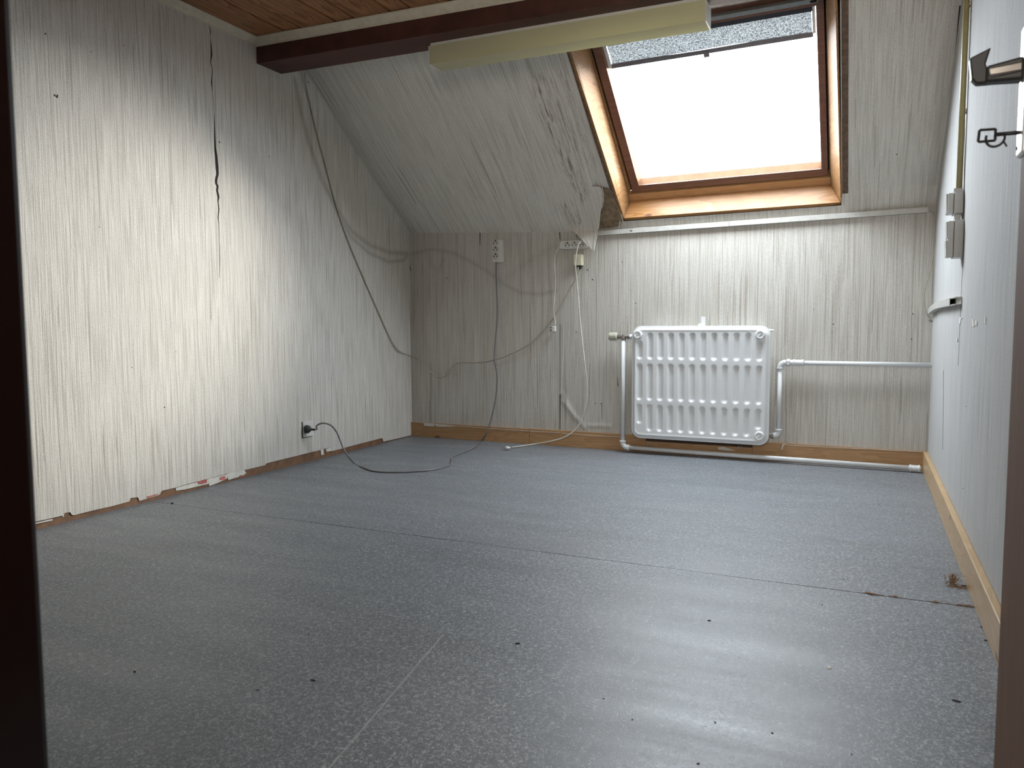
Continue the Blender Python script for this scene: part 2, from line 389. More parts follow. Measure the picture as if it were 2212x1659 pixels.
# bottom rim of the paper: dense steps
ysd = sorted(set([round(y, 4) for y in ys] + [round(e[0]+d, 4) for e in edge for d in (-.0008, .0008)]))
wall_left = struct(grid('wall_left', ysd, vv, lambda y, v: Vector((XL, y, wz(y) + (rooftop(y)-wz(y))*v)), m_left, attr={'darken': lambda y, v: dark_left(y, wz(y)+(rooftop(y)-wz(y))*v), 'mould': lambda y, v: 0}))
bm = bmesh.new(); gable(bm, XL-.12, XL-.018, .3, 4.4, -.05); fin('wall_core', bm, m_shell, wall_left)
bm = bmesh.new(); box(bm, XL-.018, XL-.004, .3, 4.28, 0, .12); fin('baseboard_left', bm, m_skirtL); struct(bpy.data.objects['baseboard_left'])
base_left = bpy.data.objects['baseboard_left']
def patch(name, pts, mat, parent, d):
    bm = bmesh.new(); d = Vector(d); hexa(bm, [Vector(p) for p in pts], [Vector(p)+d for p in pts]); return fin(name, bm, mat, parent)
for pts in ([(379,1054),(400,1048),(450,1035),(450,1045),(412,1054),(400,1057),(379,1060)], [(450,1034),(492,1024),(490,1033),(470,1043),(451,1050)], [(491,1023),(527,1014),(531,1022),(521,1029),(505,1033),(492,1037)],
            [(692,971),(698,970),(699,982),(693,983)], [(703,970),(714,967),(715,974),(704,976)], [(66,1132),(80,1128),(112,1121),(113,1124),(85,1130),(66,1134)], [(133,1112),(137,1111),(137,1116),(134,1116)], [(299,1078),(346,1066),(343,1069),(300,1082)]):
    patch('torn_paper', [L(x, y, -.003) for x, y in pts], m_torn, wall_left, (.0025, 0, 0))
for pts in ([(426,1040),(447,1036),(447,1042),(440,1045),(429,1046)], [(475,1031),(486,1028),(487,1034),(480,1037),(474,1036)], [(316,1073),(342,1066),(340,1069),(318,1076)], [(516,1028),(523,1026),(522,1030),(516,1031)]):
    patch('red_paper_scrap', [L(x, y, -.0005) for x, y in pts], m_red, wall_left, (.0012, 0, 0))
# plaster crack: jagged sliver
crk = [(453,57,.2),(455,68,.7),(454,80,0),(456,95,.7),(457,118,1.3),(455,136,.5),(459,150,.3),(457,178,.9),(459,200,.1),(463,240,.1),(464,292,1.2),(465,320,1.6),(467,336,2.2),(469,362,2.6),(470,376,2.2),(467,388,2.2),(467,396,1.9),(470,402,1.8),(469,412,1.6),(472,425,1.8),(471,436,.8),(473,452,.9),(471,470,.7),(473,484,.3),(474,520,.2),(475,560,.4),(474,600,.1)]
bm = bmesh.new(); a = [bm.verts.new(L(x-w_*1.2, y, .0006)) for x, y, w_ in crk]; bb = [bm.verts.new(L(x+w_*1.2+.06, y, .0006)) for x, y, w_ in crk]
for i in range(len(crk)-1): bm.faces.new((a[i], bb[i], bb[i+1], a[i+1]))
g_ = bmesh.ops.extrude_face_region(bm, geom=bm.faces[:]); bmesh.ops.translate(bm, verts=[v for v in g_['geom'] if isinstance(v, bmesh.types.BMVert)], vec=(-.004, 0, 0))
fin('wall_crack', bm, m_crackm, wall_left)
bm = bmesh.new()
for x, y, rr in [(118,206,.004),(123,209,.0045),(124,206,.003),(98,73,.003),(474,307,.004),(582,338,.003),(196,112,.002),(268,98,.002),(285,794,.002),(355,880,.003),(380,760,.002),(215,490,.002)]:
    lathe(bm, [(rr, 0), (rr*.8, .001), (rr*.2, .0012)], axisM(L(x, y, .0002), (1, 0, 0)), 7, lambda a, h: 1+.3*math.sin(3*a))
o = fin('nail_hole', bm, m_dark, wall_left); o['kind'] = 'stuff'

# ------------------------------------------------------------ back wall and slope
zc_pts = [(-2.66, 1.298), (-2.2, 1.275), (-1.62, 1.250), (-1.3, 1.247), (0, 1.262), (.30, 1.275)]
def zc(x): return interp(zc_pts, x)
ywall = lambda x: yb(x) + .012
Bq = lambda x, y: (lambda P: (P.x, P.z))(B(x, y))
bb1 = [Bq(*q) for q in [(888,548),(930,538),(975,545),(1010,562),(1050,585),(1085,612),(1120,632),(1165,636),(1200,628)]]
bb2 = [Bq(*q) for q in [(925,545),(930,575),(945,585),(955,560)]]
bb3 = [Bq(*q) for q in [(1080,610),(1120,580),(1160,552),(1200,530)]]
pL = B(1350, 820)
def dark_back(x, z):  # darker curved bands, left edge, strip left of radiator, foot of wall
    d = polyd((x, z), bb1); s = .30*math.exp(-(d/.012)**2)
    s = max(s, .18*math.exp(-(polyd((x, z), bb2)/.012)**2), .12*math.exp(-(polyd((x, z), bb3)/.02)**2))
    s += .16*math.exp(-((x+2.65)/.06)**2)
    s += .22*math.exp(-((x+1.22)/.05)**2)*max(0, min(1, (.62-z)*4))*max(0, min(1, (z-.1)*8))
    s += .12*math.exp(-((x+1.42)/.16)**2-((z-1.1)/.2)**2)
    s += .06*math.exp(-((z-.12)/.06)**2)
    return min(1, s)
def wr(x, z):      # loose blistered wallpaper low on the wall beside the radiator
    w = 0
    a0, a1 = Bq(1215, 868), Bq(1262, 925); d = segd((x, z), a0, a1); w += .005*math.exp(-(d/.012)**2)
    a0, a1 = Bq(1213, 850), Bq(1240, 905); d = segd((x, z), a0, a1); w += .0035*math.exp(-(d/.012)**2)
    a0, a1 = Bq(1270, 920), Bq(1315, 921); d = segd((x, z), a0, a1); w += .004*math.exp(-(d/.009)**2)
    a0, a1 = Bq(1205, 880), Bq(1208, 925)
    return w
xs = lin(-2.66, .31, 330); vs_ = lin(0, 1, 150)
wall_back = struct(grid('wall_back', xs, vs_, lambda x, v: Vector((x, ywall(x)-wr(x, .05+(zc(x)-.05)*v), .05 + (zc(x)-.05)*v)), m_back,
    attr={'darken': lambda x, v: dark_back(x, .05+(zc(x)-.05)*v), 'mould': lambda x, v: 0}))
bm = bmesh.new(); hexa(bm, [(-2.8, yb(-2.8)+.03, -.05), (.45, yb(.45)+.03, -.05), (.45, 4.45, -.05), (-2.8, 4.45, -.05)], [(-2.8, yb(-2.8)+.03, 1.22), (.45, yb(.45)+.03, 1.22), (.45, 4.45, 1.22), (-2.8, 4.45, 1.22)])
fin('wall_core', bm, m_shell, wall_back)
bm = bmesh.new()      # open seams between wallpaper strips
def slit(bm, P, Q, w, n_):
    P, Q = Vector(P), Vector(Q); d = (Q-P).normalized(); s = d.cross(n_).normalized()*w/2
    hexa(bm, [P-s, P+s, Q+s*.5, Q-s*.5], [P-s+n_*.0008, P+s+n_*.0008, Q+s*.5+n_*.0008, Q-s*.5+n_*.0008])
nB = Vector((0, -1, 0))
for (x0, y0, x1, y1, w_) in [(1037,503,1037,530,.005),(1209,502,1210,520,.006),(1210,852,1210,928,.006),(1245,505,1246,515,.003),(888,585,878,548,.004),(878,548,879,575,.007),(1335,835,1334,815,.004),(1300,870,1301,905,.002),(1210,700,1210,852,.0018)]:
    slit(bm, B(x0, y0, -.0115), B(x1, y1, -.0115), w_, nB)
fin('wallpaper_seam', bm, m_crackm, wall_back)
bm = bmesh.new()
for x, y, rr in [(965,601,.004),(1269,583,.004),(1280,604,.004),(1344,566,.003),(1353,589,.002),(1245,717,.0035),(1286,872,.003),(1298,872,.003),(1286,918,.0035),(1297,919,.004),(1373,655,.003),(1373,668,.002),(1972,678,.003),(1800,700,.003),(1969,732,.003),(1758,668,.002),(1316,660,.002)]:
    lathe(bm, [(rr, 0), (rr*.8, .001), (rr*.2, .0012)], axisM(B(x, y, -.0115), (0, -1, 0)), 7, lambda a, h: 1+.3*math.sin(3*a))
o = fin('nail_hole', bm, m_dark, wall_back); o['kind'] = 'stuff'

def slope_pt(x, b):
    P0 = Vector((x, ywall(x), zc(x))); Q = Wn(x, b)
    k = min(1, max(0, b)/.10) if x > -1.35 else min(1, max(0, b)/.55)
    bb = .02
    base = Wn(x, 0); off = P0 - base
    return Q + off*(1-k)**1.0 + Vector((0, 0, 0))
AL, AR, B0, B1 = -1.236, -.126, .038, 1.19
us = sorted(set(lin(-2.66, AL, 120) + lin(AL, AR, 40) + lin(AR, .31, 24))); vs_ = sorted(set(lin(0, B0, 5) + lin(B0, B1, 90) + lin(B1, 1.32, 5)))
def Sq(x, y): P = SLP(x, y); return (P.x, (4.25-P.y)/CS)
mo = [([Sq(*q) for q in [(1165,175),(1175,230),(1195,290),(1225,350),(1262,420)]], .035, 1.0), ([Sq(*q) for q in [(1190,180),(1215,250),(1240,320)]], .03, .75), ([Sq(*q) for q in [(1215,160),(1240,240),(1270,330),(1290,395)]], .025, .55), ([Sq(*q) for q in [(1225,440),(1250,480)]], .05, .8)]
def mould(x, b):
    s = 0
    for pts, r, a in mo: s = max(s, a*math.exp(-(polyd((x, b), pts)/r)**2))
    return s
def dark_slope(x, b):  # darker along both side edges, the crease and left of the window
    s = .10*math.exp(-((x+1.26)/.12)**2) + .22*math.exp(-((x+1.30)/.10)**2-((b-.15)/.15)**2)
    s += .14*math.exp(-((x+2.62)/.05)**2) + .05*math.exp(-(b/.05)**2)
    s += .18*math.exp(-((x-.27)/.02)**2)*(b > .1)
    return min(1, s)
slope = struct(grid('ceiling_slope', us, vs_, slope_pt, m_slope, keep=lambda a, b_: not (AL < a < AR and B0 < b_ < B1), attr={'darken': dark_slope, 'mould': mould}))
bm = bmesh.new()   # papered head of the window recess
hexa(bm, [Wn(AL-.02, B1, 0), Wn(AR+.02, B1, 0), Wn(AR+.02, 1.105, .10), Wn(AL-.02, 1.105, .10)], [Wn(AL-.02, B1+.01, .005), Wn(AR+.02, B1+.01, .005), Wn(AR+.02, 1.115, .105), Wn(AL-.02, 1.115, .105)])
o = fin('window_head_reveal', bm, m_slope, slope)
bm = bmesh.new()   # roof build-up round the opening
def slab(bm, a0, a1, b0, b1, c0=.03, c1=.17):
    hexa(bm, [Wn(a0,b0,c0), Wn(a1,b0,c0), Wn(a1,b1,c0), Wn(a0,b1,c0)], [Wn(a0,b0,c1), Wn(a1,b0,c1), Wn(a1,b1,c1), Wn(a0,b1,c1)])
slab(bm, -2.8, -1.262, -.2, 1.6); slab(bm, -.098, .45, -.2, 1.6); slab(bm, -1.262, -.098, -.2, .012); slab(bm, -1.262, -.098, 1.20, 1.6)
fin('roof_core', bm, m_shell, slope)
bm = bmesh.new()
for (x0, y0, x1, y1, w_) in [(2074,12,2062,133,.006),(2062,133,2050,250,.003),(2050,250,2031,432,.002),(1822,436,1822,462,.003),(1592,455,1593,480,.003)]:
    P, Q = SLP(x0, y0, -.001), SLP(x1, y1, -.001); slit(bm, P, Q, w_, Vector((0, -SN, -CS)))
fin('wallpaper_seam', bm, m_crackm, slope)
bm = bmesh.new()
for x, y, rr in [(2015,440,.006),(1937,333,.003),(1360,497,.003)]:
    lathe(bm, [(rr, 0), (rr*.8, .0015), (rr*.2, .002)], axisM(SLP(x, y, -.001), (0, -SN, -CS)), 8)
o = fin('nail_hole', bm, m_dark, slope); o['kind'] = 'stuff'
# bare board where the paper has torn away, left of the lining foot
nS = Vector((0, -SN, -CS))
bp = [(1290,402),(1302,404),(1316,408),(1324,414),(1330,434),(1344,470),(1345,476),(1340,488),(1320,492),(1290,494),(1284,470),(1286,430)]
def SS(x, y, off=0.0):        # point on the real (slightly bent) slope surface seen at x, y
    c = 0
    for _ in range(6):
        P = SLP(x, y, c); b_ = (4.25-P.y+SN*c)/CS - .015*(P.x+1.2); S_ = slope_pt(P.x, b_); c = (S_-Vector((0, 4.25, 1.28))).dot(Vector((0, SN, CS)))
    return SLP(x, y, c-off)
bm = bmesh.new(); hexa(bm, [SS(x, y, .0008) for x, y in bp], [SS(x, y, .0045) for x, y in bp]); fin('bare_board', bm, m_board, slope)
for pts in ([(1316,437),(1327,440),(1334,458),(1330,462),(1322,450)], [(1327,466),(1331,461),(1333,468),(1329,474)], [(1301,457),(1307,456),(1306,463),(1302,462)], [(1338,478),(1341,480),(1338,492),(1336,491)]):
    patch('torn_paper', [SS(x, y, .0045) for x, y in pts], m_torn, slope, nS*.002)
bm = bmesh.new(); hexa(bm, [SS(1304, 434.5, .0045), SS(1326, 434, .0045), SS(1326, 436, .0045), SS(1304, 436.5, .0045)], [SS(1304, 434.5, .005), SS(1326, 434, .005), SS(1326, 436, .005), SS(1304, 436.5, .005)]); fin('board_joint', bm, m_crackm, slope)
# hanging flap of peeled wallpaper
fl_rows = [ # left px, right px (x,y), distance out from the slope plane at the right
    ((1222,400),(1300,402),.002,.012),((1222,420),(1303,420),.002,.022),((1221,440),(1302,440),.003,.034),((1220,460),(1297,458),.004,.040),((1219,480),(1295,478),.006,.044),((1230,493),(1293,494),.006,.046),((1242,502),(1291,508),.018,.053),((1254,516),(1288,524),.048,.060),((1268,529),(1285,536),.058,.066),((1281,542),(1283.5,544),.064,.068)]
rows = []
for (l0, r0_, d0, d1) in fl_rows:
    row = []
    for k in range(9):
        t = k/8; x = l0[0]+(r0_[0]-l0[0])*t; y = l0[1]+(r0_[1]-l0[1])*t; d = d0+(d1-d0)*t**1.6 + .0015*math.sin(t*14+y*.1)
        P = SLP(x, y, -d)
        yw = ywall(P.x) - .004 - .8*d     # below the crease keep in front of the wall
        if P.y > yw: P = onpl(x, y, Vector((0, yw+.01744*P.x*0, 0)), Vector((0, 1, 0)))
        row.append(P)
    rows.append(row)
bm = bmesh.new(); gv = [[bm.verts.new(P) for P in row] for row in rows]
for i in range(len(gv)-1):
    for k in range(8): bm.faces.new((gv[i][k], gv[i][k+1], gv[i+1][k+1], gv[i+1][k]))
fl_o = fin('peeling_wallpaper_flap', bm, m_slope, slope, smooth=True); mm = fl_o.modifiers.new('solid', 'SOLIDIFY'); mm.thickness = .0012
sb_ = fl_o.modifiers.new('sub', 'SUBSURF'); sb_.levels = 1; sb_.render_levels = 2
fl_o['label'] = 'flap of striped wallpaper peeled off and hanging down'
bm = bmesh.new(); tube(bm, [rows[0][8]+Vector((.001,-.002,0)), rows[1][8]+Vector((.002,-.002,0)), rows[2][8], rows[3][8], rows[4][8], rows[5][8]], .0016, 6, 5); fin('torn_paper', bm, m_torn, slope)

# ------------------------------------------------------------ right wall
xr = [(.0)]
wall_right = struct(grid('wall_right', lin(.3, 4.24, 80), lin(0, 1, 24), lambda y, v: Vector((XR + .003*math.exp(-((y-3.06)/.02)**2), y, v*rooftop(y))), m_right))
bm = bmesh.new(); gable(bm, XR+.02, XR+.14, .3, 4.4, -.05); fin('wall_core', bm, m_shell, wall_right)
bm = bmesh.new()
for pts in ([(2073,686),(2081,686),(2076,689),(2075,699),(2072,699)], [(2100,690),(2104,690),(2105,706),(2101,705)], [(2106,692),(2111,693),(2111,702),(2106,703)], [(2127,685),(2130,685),(2130,700),(2127,699)], [(2067,730),(2069,730),(2069,737),(2067,737)]):
    patch('white_filler_dab', [R(x, y, .0004) for x, y in pts], m_torn, wall_right, (-.0012, 0, 0))
bm = bmesh.new()
slit(bm, R(2087, 8, .0003), R(2081, 560, .0003), .004, Vector((-1, 0, 0))); slit(bm, R(2080, 560, .0003), R(2070, 790, .0003), .0025, Vector((-1, 0, 0))); slit(bm, R(2038, 800, .0003), R(2037, 972, .0003), .002, Vector((-1, 0, 0)))
fin('wallpaper_seam', bm, m_crackm, wall_right)
bm = bmesh.new()
for x, y, rr in [(2098,24,.004),(2098,46,.003),(2080,1055,.003),(2087,878,.002)]: lathe(bm, [(rr, 0), (rr*.3, .001)], axisM(R(x, y, .0003), (-1, 0, 0)), 7)
o = fin('nail_hole', bm, m_dark, wall_right); o['kind'] = 'stuff'

# ------------------------------------------------------------ front wall with doorway, landing
JL, JR, JH = -.642, .20, 2.0
bm = bmesh.new(); box(bm, -2.8, JL-.02, YF-.14, YF, -.05, 2.4); box(bm, JR+.05, .45, YF-.14, YF, -.05, 2.4); box(bm, JL-.02, JR+.05, YF-.14, YF, JH+.02, 2.4)
struct(fin('wall_front', bm, m_plaster))
bm = bmesh.new(); box(bm, -1.6, -1.5, -2.2, YF-.14, -.05, 2.5); struct(fin('wall_landing_left', bm, m_hall))
bm = bmesh.new(); box(bm, .42, .52, -2.2, YF-.14, -.05, 2.5); struct(fin('wall_landing_right', bm, m_hall))
bm = bmesh.new(); box(bm, -1.6, .52, -2.3, -2.2, -.05, 2.5); struct(fin('wall_landing_back', bm, m_hall))
bm = bmesh.new(); box(bm, -1.6, .52, -2.3, YF-.14, 2.4, 2.5); struct(fin('ceiling_landing', bm, m_hall))
# ------------------------------------------------------------ ceiling
ZC = 2.063
bm = bmesh.new(); box(bm, -2.8, .45, .2, 2.98, 2.36, 2.46); ceil = struct(fin('ceiling', bm, m_shell))
bfy = lambda x: 2.940 + .035*(x+2.653)
bby = lambda x: 3.112 + .030*(x+2.653)
plank_seed = [-2.66, -2.46, -2.345]
xw = -2.635; k = 0; wid = [.108, .202]
pts_x = [onpl(x, y, (0, 0, ZC), Vector((0, 0, 1))).x for x, y in ((556,78),(612,67),(649,60),(724,47),(764,39),(842,25),(886,17))]
edges = pts_x[:]; per = (pts_x[6]-pts_x[2])/2
while edges[-1] < .33: edges.append(edges[-2]+per if False else edges[-1] + (per*.66 if len(edges) % 2 else per*.34))
edges[0] = -2.68
for i in range(len(edges)-1):
    x0, x1 = edges[i]+.0035, edges[i+1]-.0035
    bm = bmesh.new(); ox = (x0+x1)/2
    zz = ZC + (.002 if i % 2 else 0)
    hexa(bm, [(x0-ox, YF-3, 0), (x1-ox, YF-3, 0), (x1-ox, 0, 0), (x0-ox, 0, 0)], [(x0-ox-.0, YF-3, .014), (x1-ox, YF-3, .014), (x1-ox, 0, .014), (x0-ox, 0, .014)])
    mp = m_plank if i == 0 else bpy.data.materials['ceiling_pine']
    o = fin('plank', bm, mp, ceil, bevel=.003); o.location = (ox, 3.0, zz)
bm = bmesh.new(); box(bm, -2.7, .35, .3, 3.02, ZC+.016, ZC+.03); fin('backing_board', bm, m_under, ceil)
# beam
def slantbox(bm, x0, x1, f0, f1, z0, z1):
    hexa(bm, [(x0, f0(x0), z0), (x1, f0(x1), z0), (x1, f1(x1), z0), (x0, f1(x0), z0)], [(x0, f0(x0), z1), (x1, f0(x1), z1), (x1, f1(x1), z1), (x0, f1(x0), z1)])
bm = bmesh.new(); slantbox(bm, XL-.01, XR+.01, bfy, bby, 1.950, 2.35); struct(fin('ceiling_beam', bm, m_beam, bevel=.003))
# rear ceiling between beam and slope
bm = bmesh.new(); slantbox(bm, XL-.05, XR+.05, lambda x: bby(x)-.02, lambda x: 3.45, 2.075, 2.10); struct(fin('ceiling_rear', bm, m_slope))
def cove(name, P, Q, inn, h=.036, d=.030):        # profile swept P->Q, 'inn' points into the room
    P, Q, inn = Vector(P), Vector(Q), Vector(inn); bm = bmesh.new()
    prof = [(0, 0), (.004, -.002), (.006, .006), (.014, .012), (.020, .022), (d-.003, h-.006), (d, h-.004), (d, h), (0, h)]
    a = [bm.verts.new(P + inn*u + Vector((0, 0, v))) for u, v in prof]; c_ = [bm.verts.new(Q + inn*u + Vector((0, 0, v))) for u, v in prof]
    nn = len(prof)
    for i in range(nn): bm.faces.new((a[i], a[(i+1) % nn], c_[(i+1) % nn], c_[i]))
    bm.faces.new(a[::-1]); bm.faces.new(c_); return struct(fin(name, bm, m_cove))
cove('trim_1', (XL, YF, ZC-.037), (XL, 2.943, ZC-.037), (1, 0, 0))
cove('trim_2', (XL, bfy(XL), ZC-.037), (XR, bfy(XR), ZC-.037), (.035, -1, 0))
sl = Wn(-.6, 1.195)
cove('trim_3', (XL, sl.y+.012, sl.z+.0), (XR, sl.y+.012, sl.z+.01), (0, -1, 0), .065, .05)

# ------------------------------------------------------------ baseboards
def bboard(name, x0, x1, z1, mat, off=0.0, t=.012, z0=0.0):
    bm = bmesh.new(); hexa(bm, [(x0, yb(x0)-off, z0), (x1, yb(x1)-off, z0), (x1, yb(x1)+t, z0), (x0, yb(x0)+t, z0)], [(x0, yb(x0)-off, z1), (x1, yb(x1)-off, z1), (x1, yb(x1)+t, z1), (x0, yb(x0)+t, z1)])
    return bm
bbk = empty('baseboard_back', T((0, 0, 0)), kind='structure')
xa, xb_, xc_ = B(1143, 960).x, B(1395, 960).x, B(1625, 970).x
fin('board', bboard('', XL, xa-.001, .092, m_skirt), m_skirt, bbk, bevel=.0015)
fin('board', bboard('', xa+.001, xb_, .094, m_skirt), m_skirt, bbk, bevel=.0015)
fin('board', bboard('', xb_+.001, xc_, .062, m_skirt), m_skirt, bbk, bevel=.0015)
fin('board', bboard('', xc_+.001, XR, .096, m_skirt), m_skirt, bbk, bevel=.0015)
o = fin('dark_gap_strip', bboard('', xb_, xc_, .092, m_dark, off=-.006, z0=.063), m_skirtD, bbk)
for x, y in ((1402,962),(1598,968)):
    P = B(x, y, .004); bm = bmesh.new(); box(bm, P.x-.008, P.x-.004, P.y-.004, P.y+.012, P.z-.004, P.z+.010); box(bm, P.x+.004, P.x+.008, P.y-.004, P.y+.012, P.z-.004, P.z+.010); fin('clip', bm, m_alu, bbk)
patch('torn_paper', [B(x, y, .0003) for x, y in ((1551,966),(1562,965),(1590,973),(1575,974),(1552,971))], m_torn, bbk, (0, -.001, 0))
patch('torn_paper', [B(x, y, .0003) for x, y in ((1690,959),(1700,959),(1693,962),(1690,972),(1688,971))], m_torn, bbk, (0, -.001, 0))
patch('torn_paper', [B(x, y, .0003) for x, y in ((915,914),(940,916),(938,921),(917,920))], m_torn, bbk, (0, -.001, 0))
patch('torn_paper', [B(x, y, .0003) for x, y in ((941,916),(960,917),(985,921),(960,922),(942,921))], m_torn, bbk, (0, -.001, 0))
bm = bmesh.new(); tube(bm, [B(889, 911, .001), B(1010, 922, .001), B(1140, 931, .001), B(1210, 935, .001)], .0012, 5, 2); tube(bm, [B(1215, 936, .001), B(1280, 941, .001), B(1340, 944, .001)], .0012, 5, 2)
tube(bm, [B(1700, 962, .001), B(1850, 969, .001), B(1990, 976, .001)], .0010, 5, 2)
fin('paper_edge', bm, m_torn, bbk)
bm = bmesh.new(); hexa(bm, [(.27, YF, 0), (XR, YF, 0), (XR, 4.215, 0), (.27, 4.215, 0)], [(.27, YF, .096), (XR, YF, .096), (XR, 4.215, .096), (.27, 4.215, .096)])
o = struct(fin('baseboard_right', bm, m_skirtR, bevel=.003))
o.scale = (1, 1, 1)

# ------------------------------------------------------------ roof window
win = empty('window_1', T(Wn(-.69, .04, 0)), kind='structure'); wi = win.matrix_world.inverted()
def wq(a, b_, c_): return wi @ Wn(a, b_, c_)
def wbar(name, ib, it, ob, ot, mat, parent=win, bevel=.0015):     # two quads in (a,b,c)
    bm = bmesh.new(); hexa(bm, [wq(*q) for q in ib], [wq(*q) for q in it]); return fin(name, bm, mat, parent, bevel=bevel)
OB = dict(BL=(-1.232, .040), BR=(-.130, .040), TL=(-1.242, 1.185), TR=(-.144, 1.185))
IB = dict(BL=(-1.210, .064), BR=(-.180, .064), TL=(-1.196, 1.110), TR=(-.183, 1.110))
t_ = .018
def A3(k, D, c_): return (D[k][0], D[k][1], c_)
wbar('lining_board', [A3('BL', OB, -.006), A3('BR', OB, -.006), A3('BR', IB, .10), A3('BL', IB, .10)], [(OB['BL'][0], OB['BL'][1]-t_, -.006), (OB['BR'][0], OB['BR'][1]-t_, -.006), (IB['BR'][0], IB['BR'][1]-t_, .10), (IB['BL'][0], IB['BL'][1]-t_, .10)], 0, 0, m_pine)
wbar('lining_board', [A3('BL', OB, -.006), A3('TL', OB, -.006), A3('TL', IB, .10), A3('BL', IB, .10)], [(OB['BL'][0]-.012, OB['BL'][1]-.01, -.006), (OB['TL'][0]-.012, OB['TL'][1], -.006), (IB['TL'][0]-t_, IB['TL'][1], .10), (IB['BL'][0]-t_, IB['BL'][1]-.01, .10)], 0, 0, m_pine_b)
wbar('lining_board', [A3('BR', OB, -.006), A3('TR', OB, -.006), A3('TR', IB, .10), A3('BR', IB, .10)], [(OB['BR'][0]+.008, OB['BR'][1]-.01, -.006), (OB['TR'][0]+.008, OB['TR'][1], -.006), (IB['TR'][0]+t_, IB['TR'][1], .10), (IB['BR'][0]+t_, IB['BR'][1]-.01, .10)], 0, 0, m_pine_b)
m_edge = plain('raw_brown_board_edge', (.16, .10, .065), .8, var=.2, scale=50)
def strip_bar(name, a0, a1, b0, b1, c0, c1, mat, parent=win, bevel=.001):
    return wbar(name, [(a0,b0,c0),(a1,b0,c0),(a1,b1,c0),(a0,b1,c0)], [(a0,b0,c1),(a1,b0,c1),(a1,b1,c1),(a0,b1,c1)], 0, 0, mat, parent, bevel)
strip_bar('raw_edge_strip', -.122, -.096, .030, 1.19, -.002, .03, m_edge); strip_bar('raw_edge_strip', -1.264, -1.244, .09, 1.19, -.002, .03, m_edge)
strip_bar('raw_edge_strip', -1.244, -.115, .016, .0225, -.003, .03, m_edge)
# fixed frame behind the lining
strip_bar('frame_rail', -1.262, -.110, .012, .110, .1005, .17, m_pineL); strip_bar('frame_stile', -1.262, -1.192, .110, 1.12, .1005, .17, m_pine_b); strip_bar('frame_stile', -.184, -.098, .110, 1.12, .1005, .17, m_edge)
strip_bar('frame_rail', -1.225, -.165, 1.106, 1.13, .1, .17, m_sash)
strip_bar('frame_rebate', -1.2, -.18, .100, .135, .1555, .17, m_under, bevel=0)
strip_bar('frame_rebate', -1.2, -1.165, .135, 1.12, .1555, .17, m_under, bevel=0); strip_bar('frame_rebate', -.205, -.17, .135, 1.12, .1555, .17, m_under, bevel=0)
# sash
SA0, SA1, SB0, SB1 = -1.184, -.191, .118, 1.100
sash = strip_bar('sash_bottom_rail', SA0, SA1, SB0, SB0+.046, .106, .155, m_sash)
strip_bar('sash_stile', SA0, SA0+.042, SB0+.046, SB1, .106, .155, m_sash); strip_bar('sash_stile', SA1-.030, SA1, SB0+.046, SB1, .106, .155, m_sash)
strip_bar('sash_top_rail', SA0+.042, SA1-.030, 1.032, SB1, .106, .155, m_sash)
ga0, ga1, gb0, gb1 = SA0+.042, SA1-.030, SB0+.046, 1.032
wbar('glazing_bead', [(ga0,gb0,.110),(ga1,gb0,.110),(ga1,gb0-.001,.150),(ga0,gb0-.001,.150)], [(ga0,gb0,.112),(ga1,gb0,.112),(ga1-.008,gb0+.020,.140),(ga0+.014,gb0+.020,.140)], 0, 0, m_bead, bevel=0)
wbar('glazing_bead', [(ga0,gb0,.110),(ga0,gb1,.110),(ga0-.001,gb1,.150),(ga0-.001,gb0,.150)], [(ga0,gb0,.112),(ga0,gb1,.112),(ga0+.016,gb1,.140),(ga0+.016,gb0,.140)], 0, 0, m_bead, bevel=0)
wbar('glazing_bead', [(ga1,gb0,.110),(ga1,gb1,.110),(ga1+.001,gb1,.150),(ga1+.001,gb0,.150)], [(ga1,gb0,.112),(ga1,gb1,.112),(ga1-.008,gb1,.140),(ga1-.008,gb0,.140)], 0, 0, m_bead, bevel=0)
strip_bar('pane', ga0-.005, ga1+.005, gb0-.005, gb1+.005, .1405, .1445, m_glass, bevel=0)
o = strip_bar('vent_bar', -1.165, -.213, 1.060, 1.079, .082, .106, m_alu); o['label'] = 'grey aluminium vent bar across the sash top'
bm = bmesh.new(); box(bm, -.012, .012, -.003, .003, -.004, .004, T(wq(-.228, 1.0695, .080))); fin('bar_screw_slot', bm, m_dark, o)
bm = bmesh.new(); tube(bm, [wq(-1.186, .124, .108), wq(-1.194, .132, .100), wq(-1.190, .142, .098), wq(-1.184, .140, .104)], .003, 8, 4); fin('catch', bm, m_chrome, win)
# blind
bl = empty('roller_blind', T(Wn(-.69, .91, .125)), 'flecked grey roller blind drawn a short way down the roof window', 'blind'); bi = bl.matrix_world.inverted()
def bbar(name, a0, a1, b0, b1, c0, c1, mat, bevel=.001):
    bm = bmesh.new(); q = lambda a, b_, c_: bi @ Wn(a, b_, c_)
    hexa(bm, [q(a0,b0,c0),q(a1,b0,c0),q(a1,b1,c0),q(a0,b1,c0)], [q(a0,b0,c1),q(a1,b0,c1),q(a1,b1,c1),q(a0,b1,c1)]); return fin(name, bm, mat, bl, bevel=bevel)
bm = bmesh.new(); us_ = lin(-1.118, -.240, 40); rows_ = []
for bv in lin(.906, 1.012, 8): rows_.append([bm.verts.new(bi @ Wn(a, bv + .0035*math.sin(a*7), .122 + .004*math.sin((bv-.9)*40) + .002*math.sin(a*11))) for a in us_])
for i in range(7):
    for k in range(39): bm.faces.new((rows_[i][k], rows_[i][k+1], rows_[i+1][k+1], rows_[i+1][k]))
fin('fabric', bm, m_fab, bl, smooth=True)
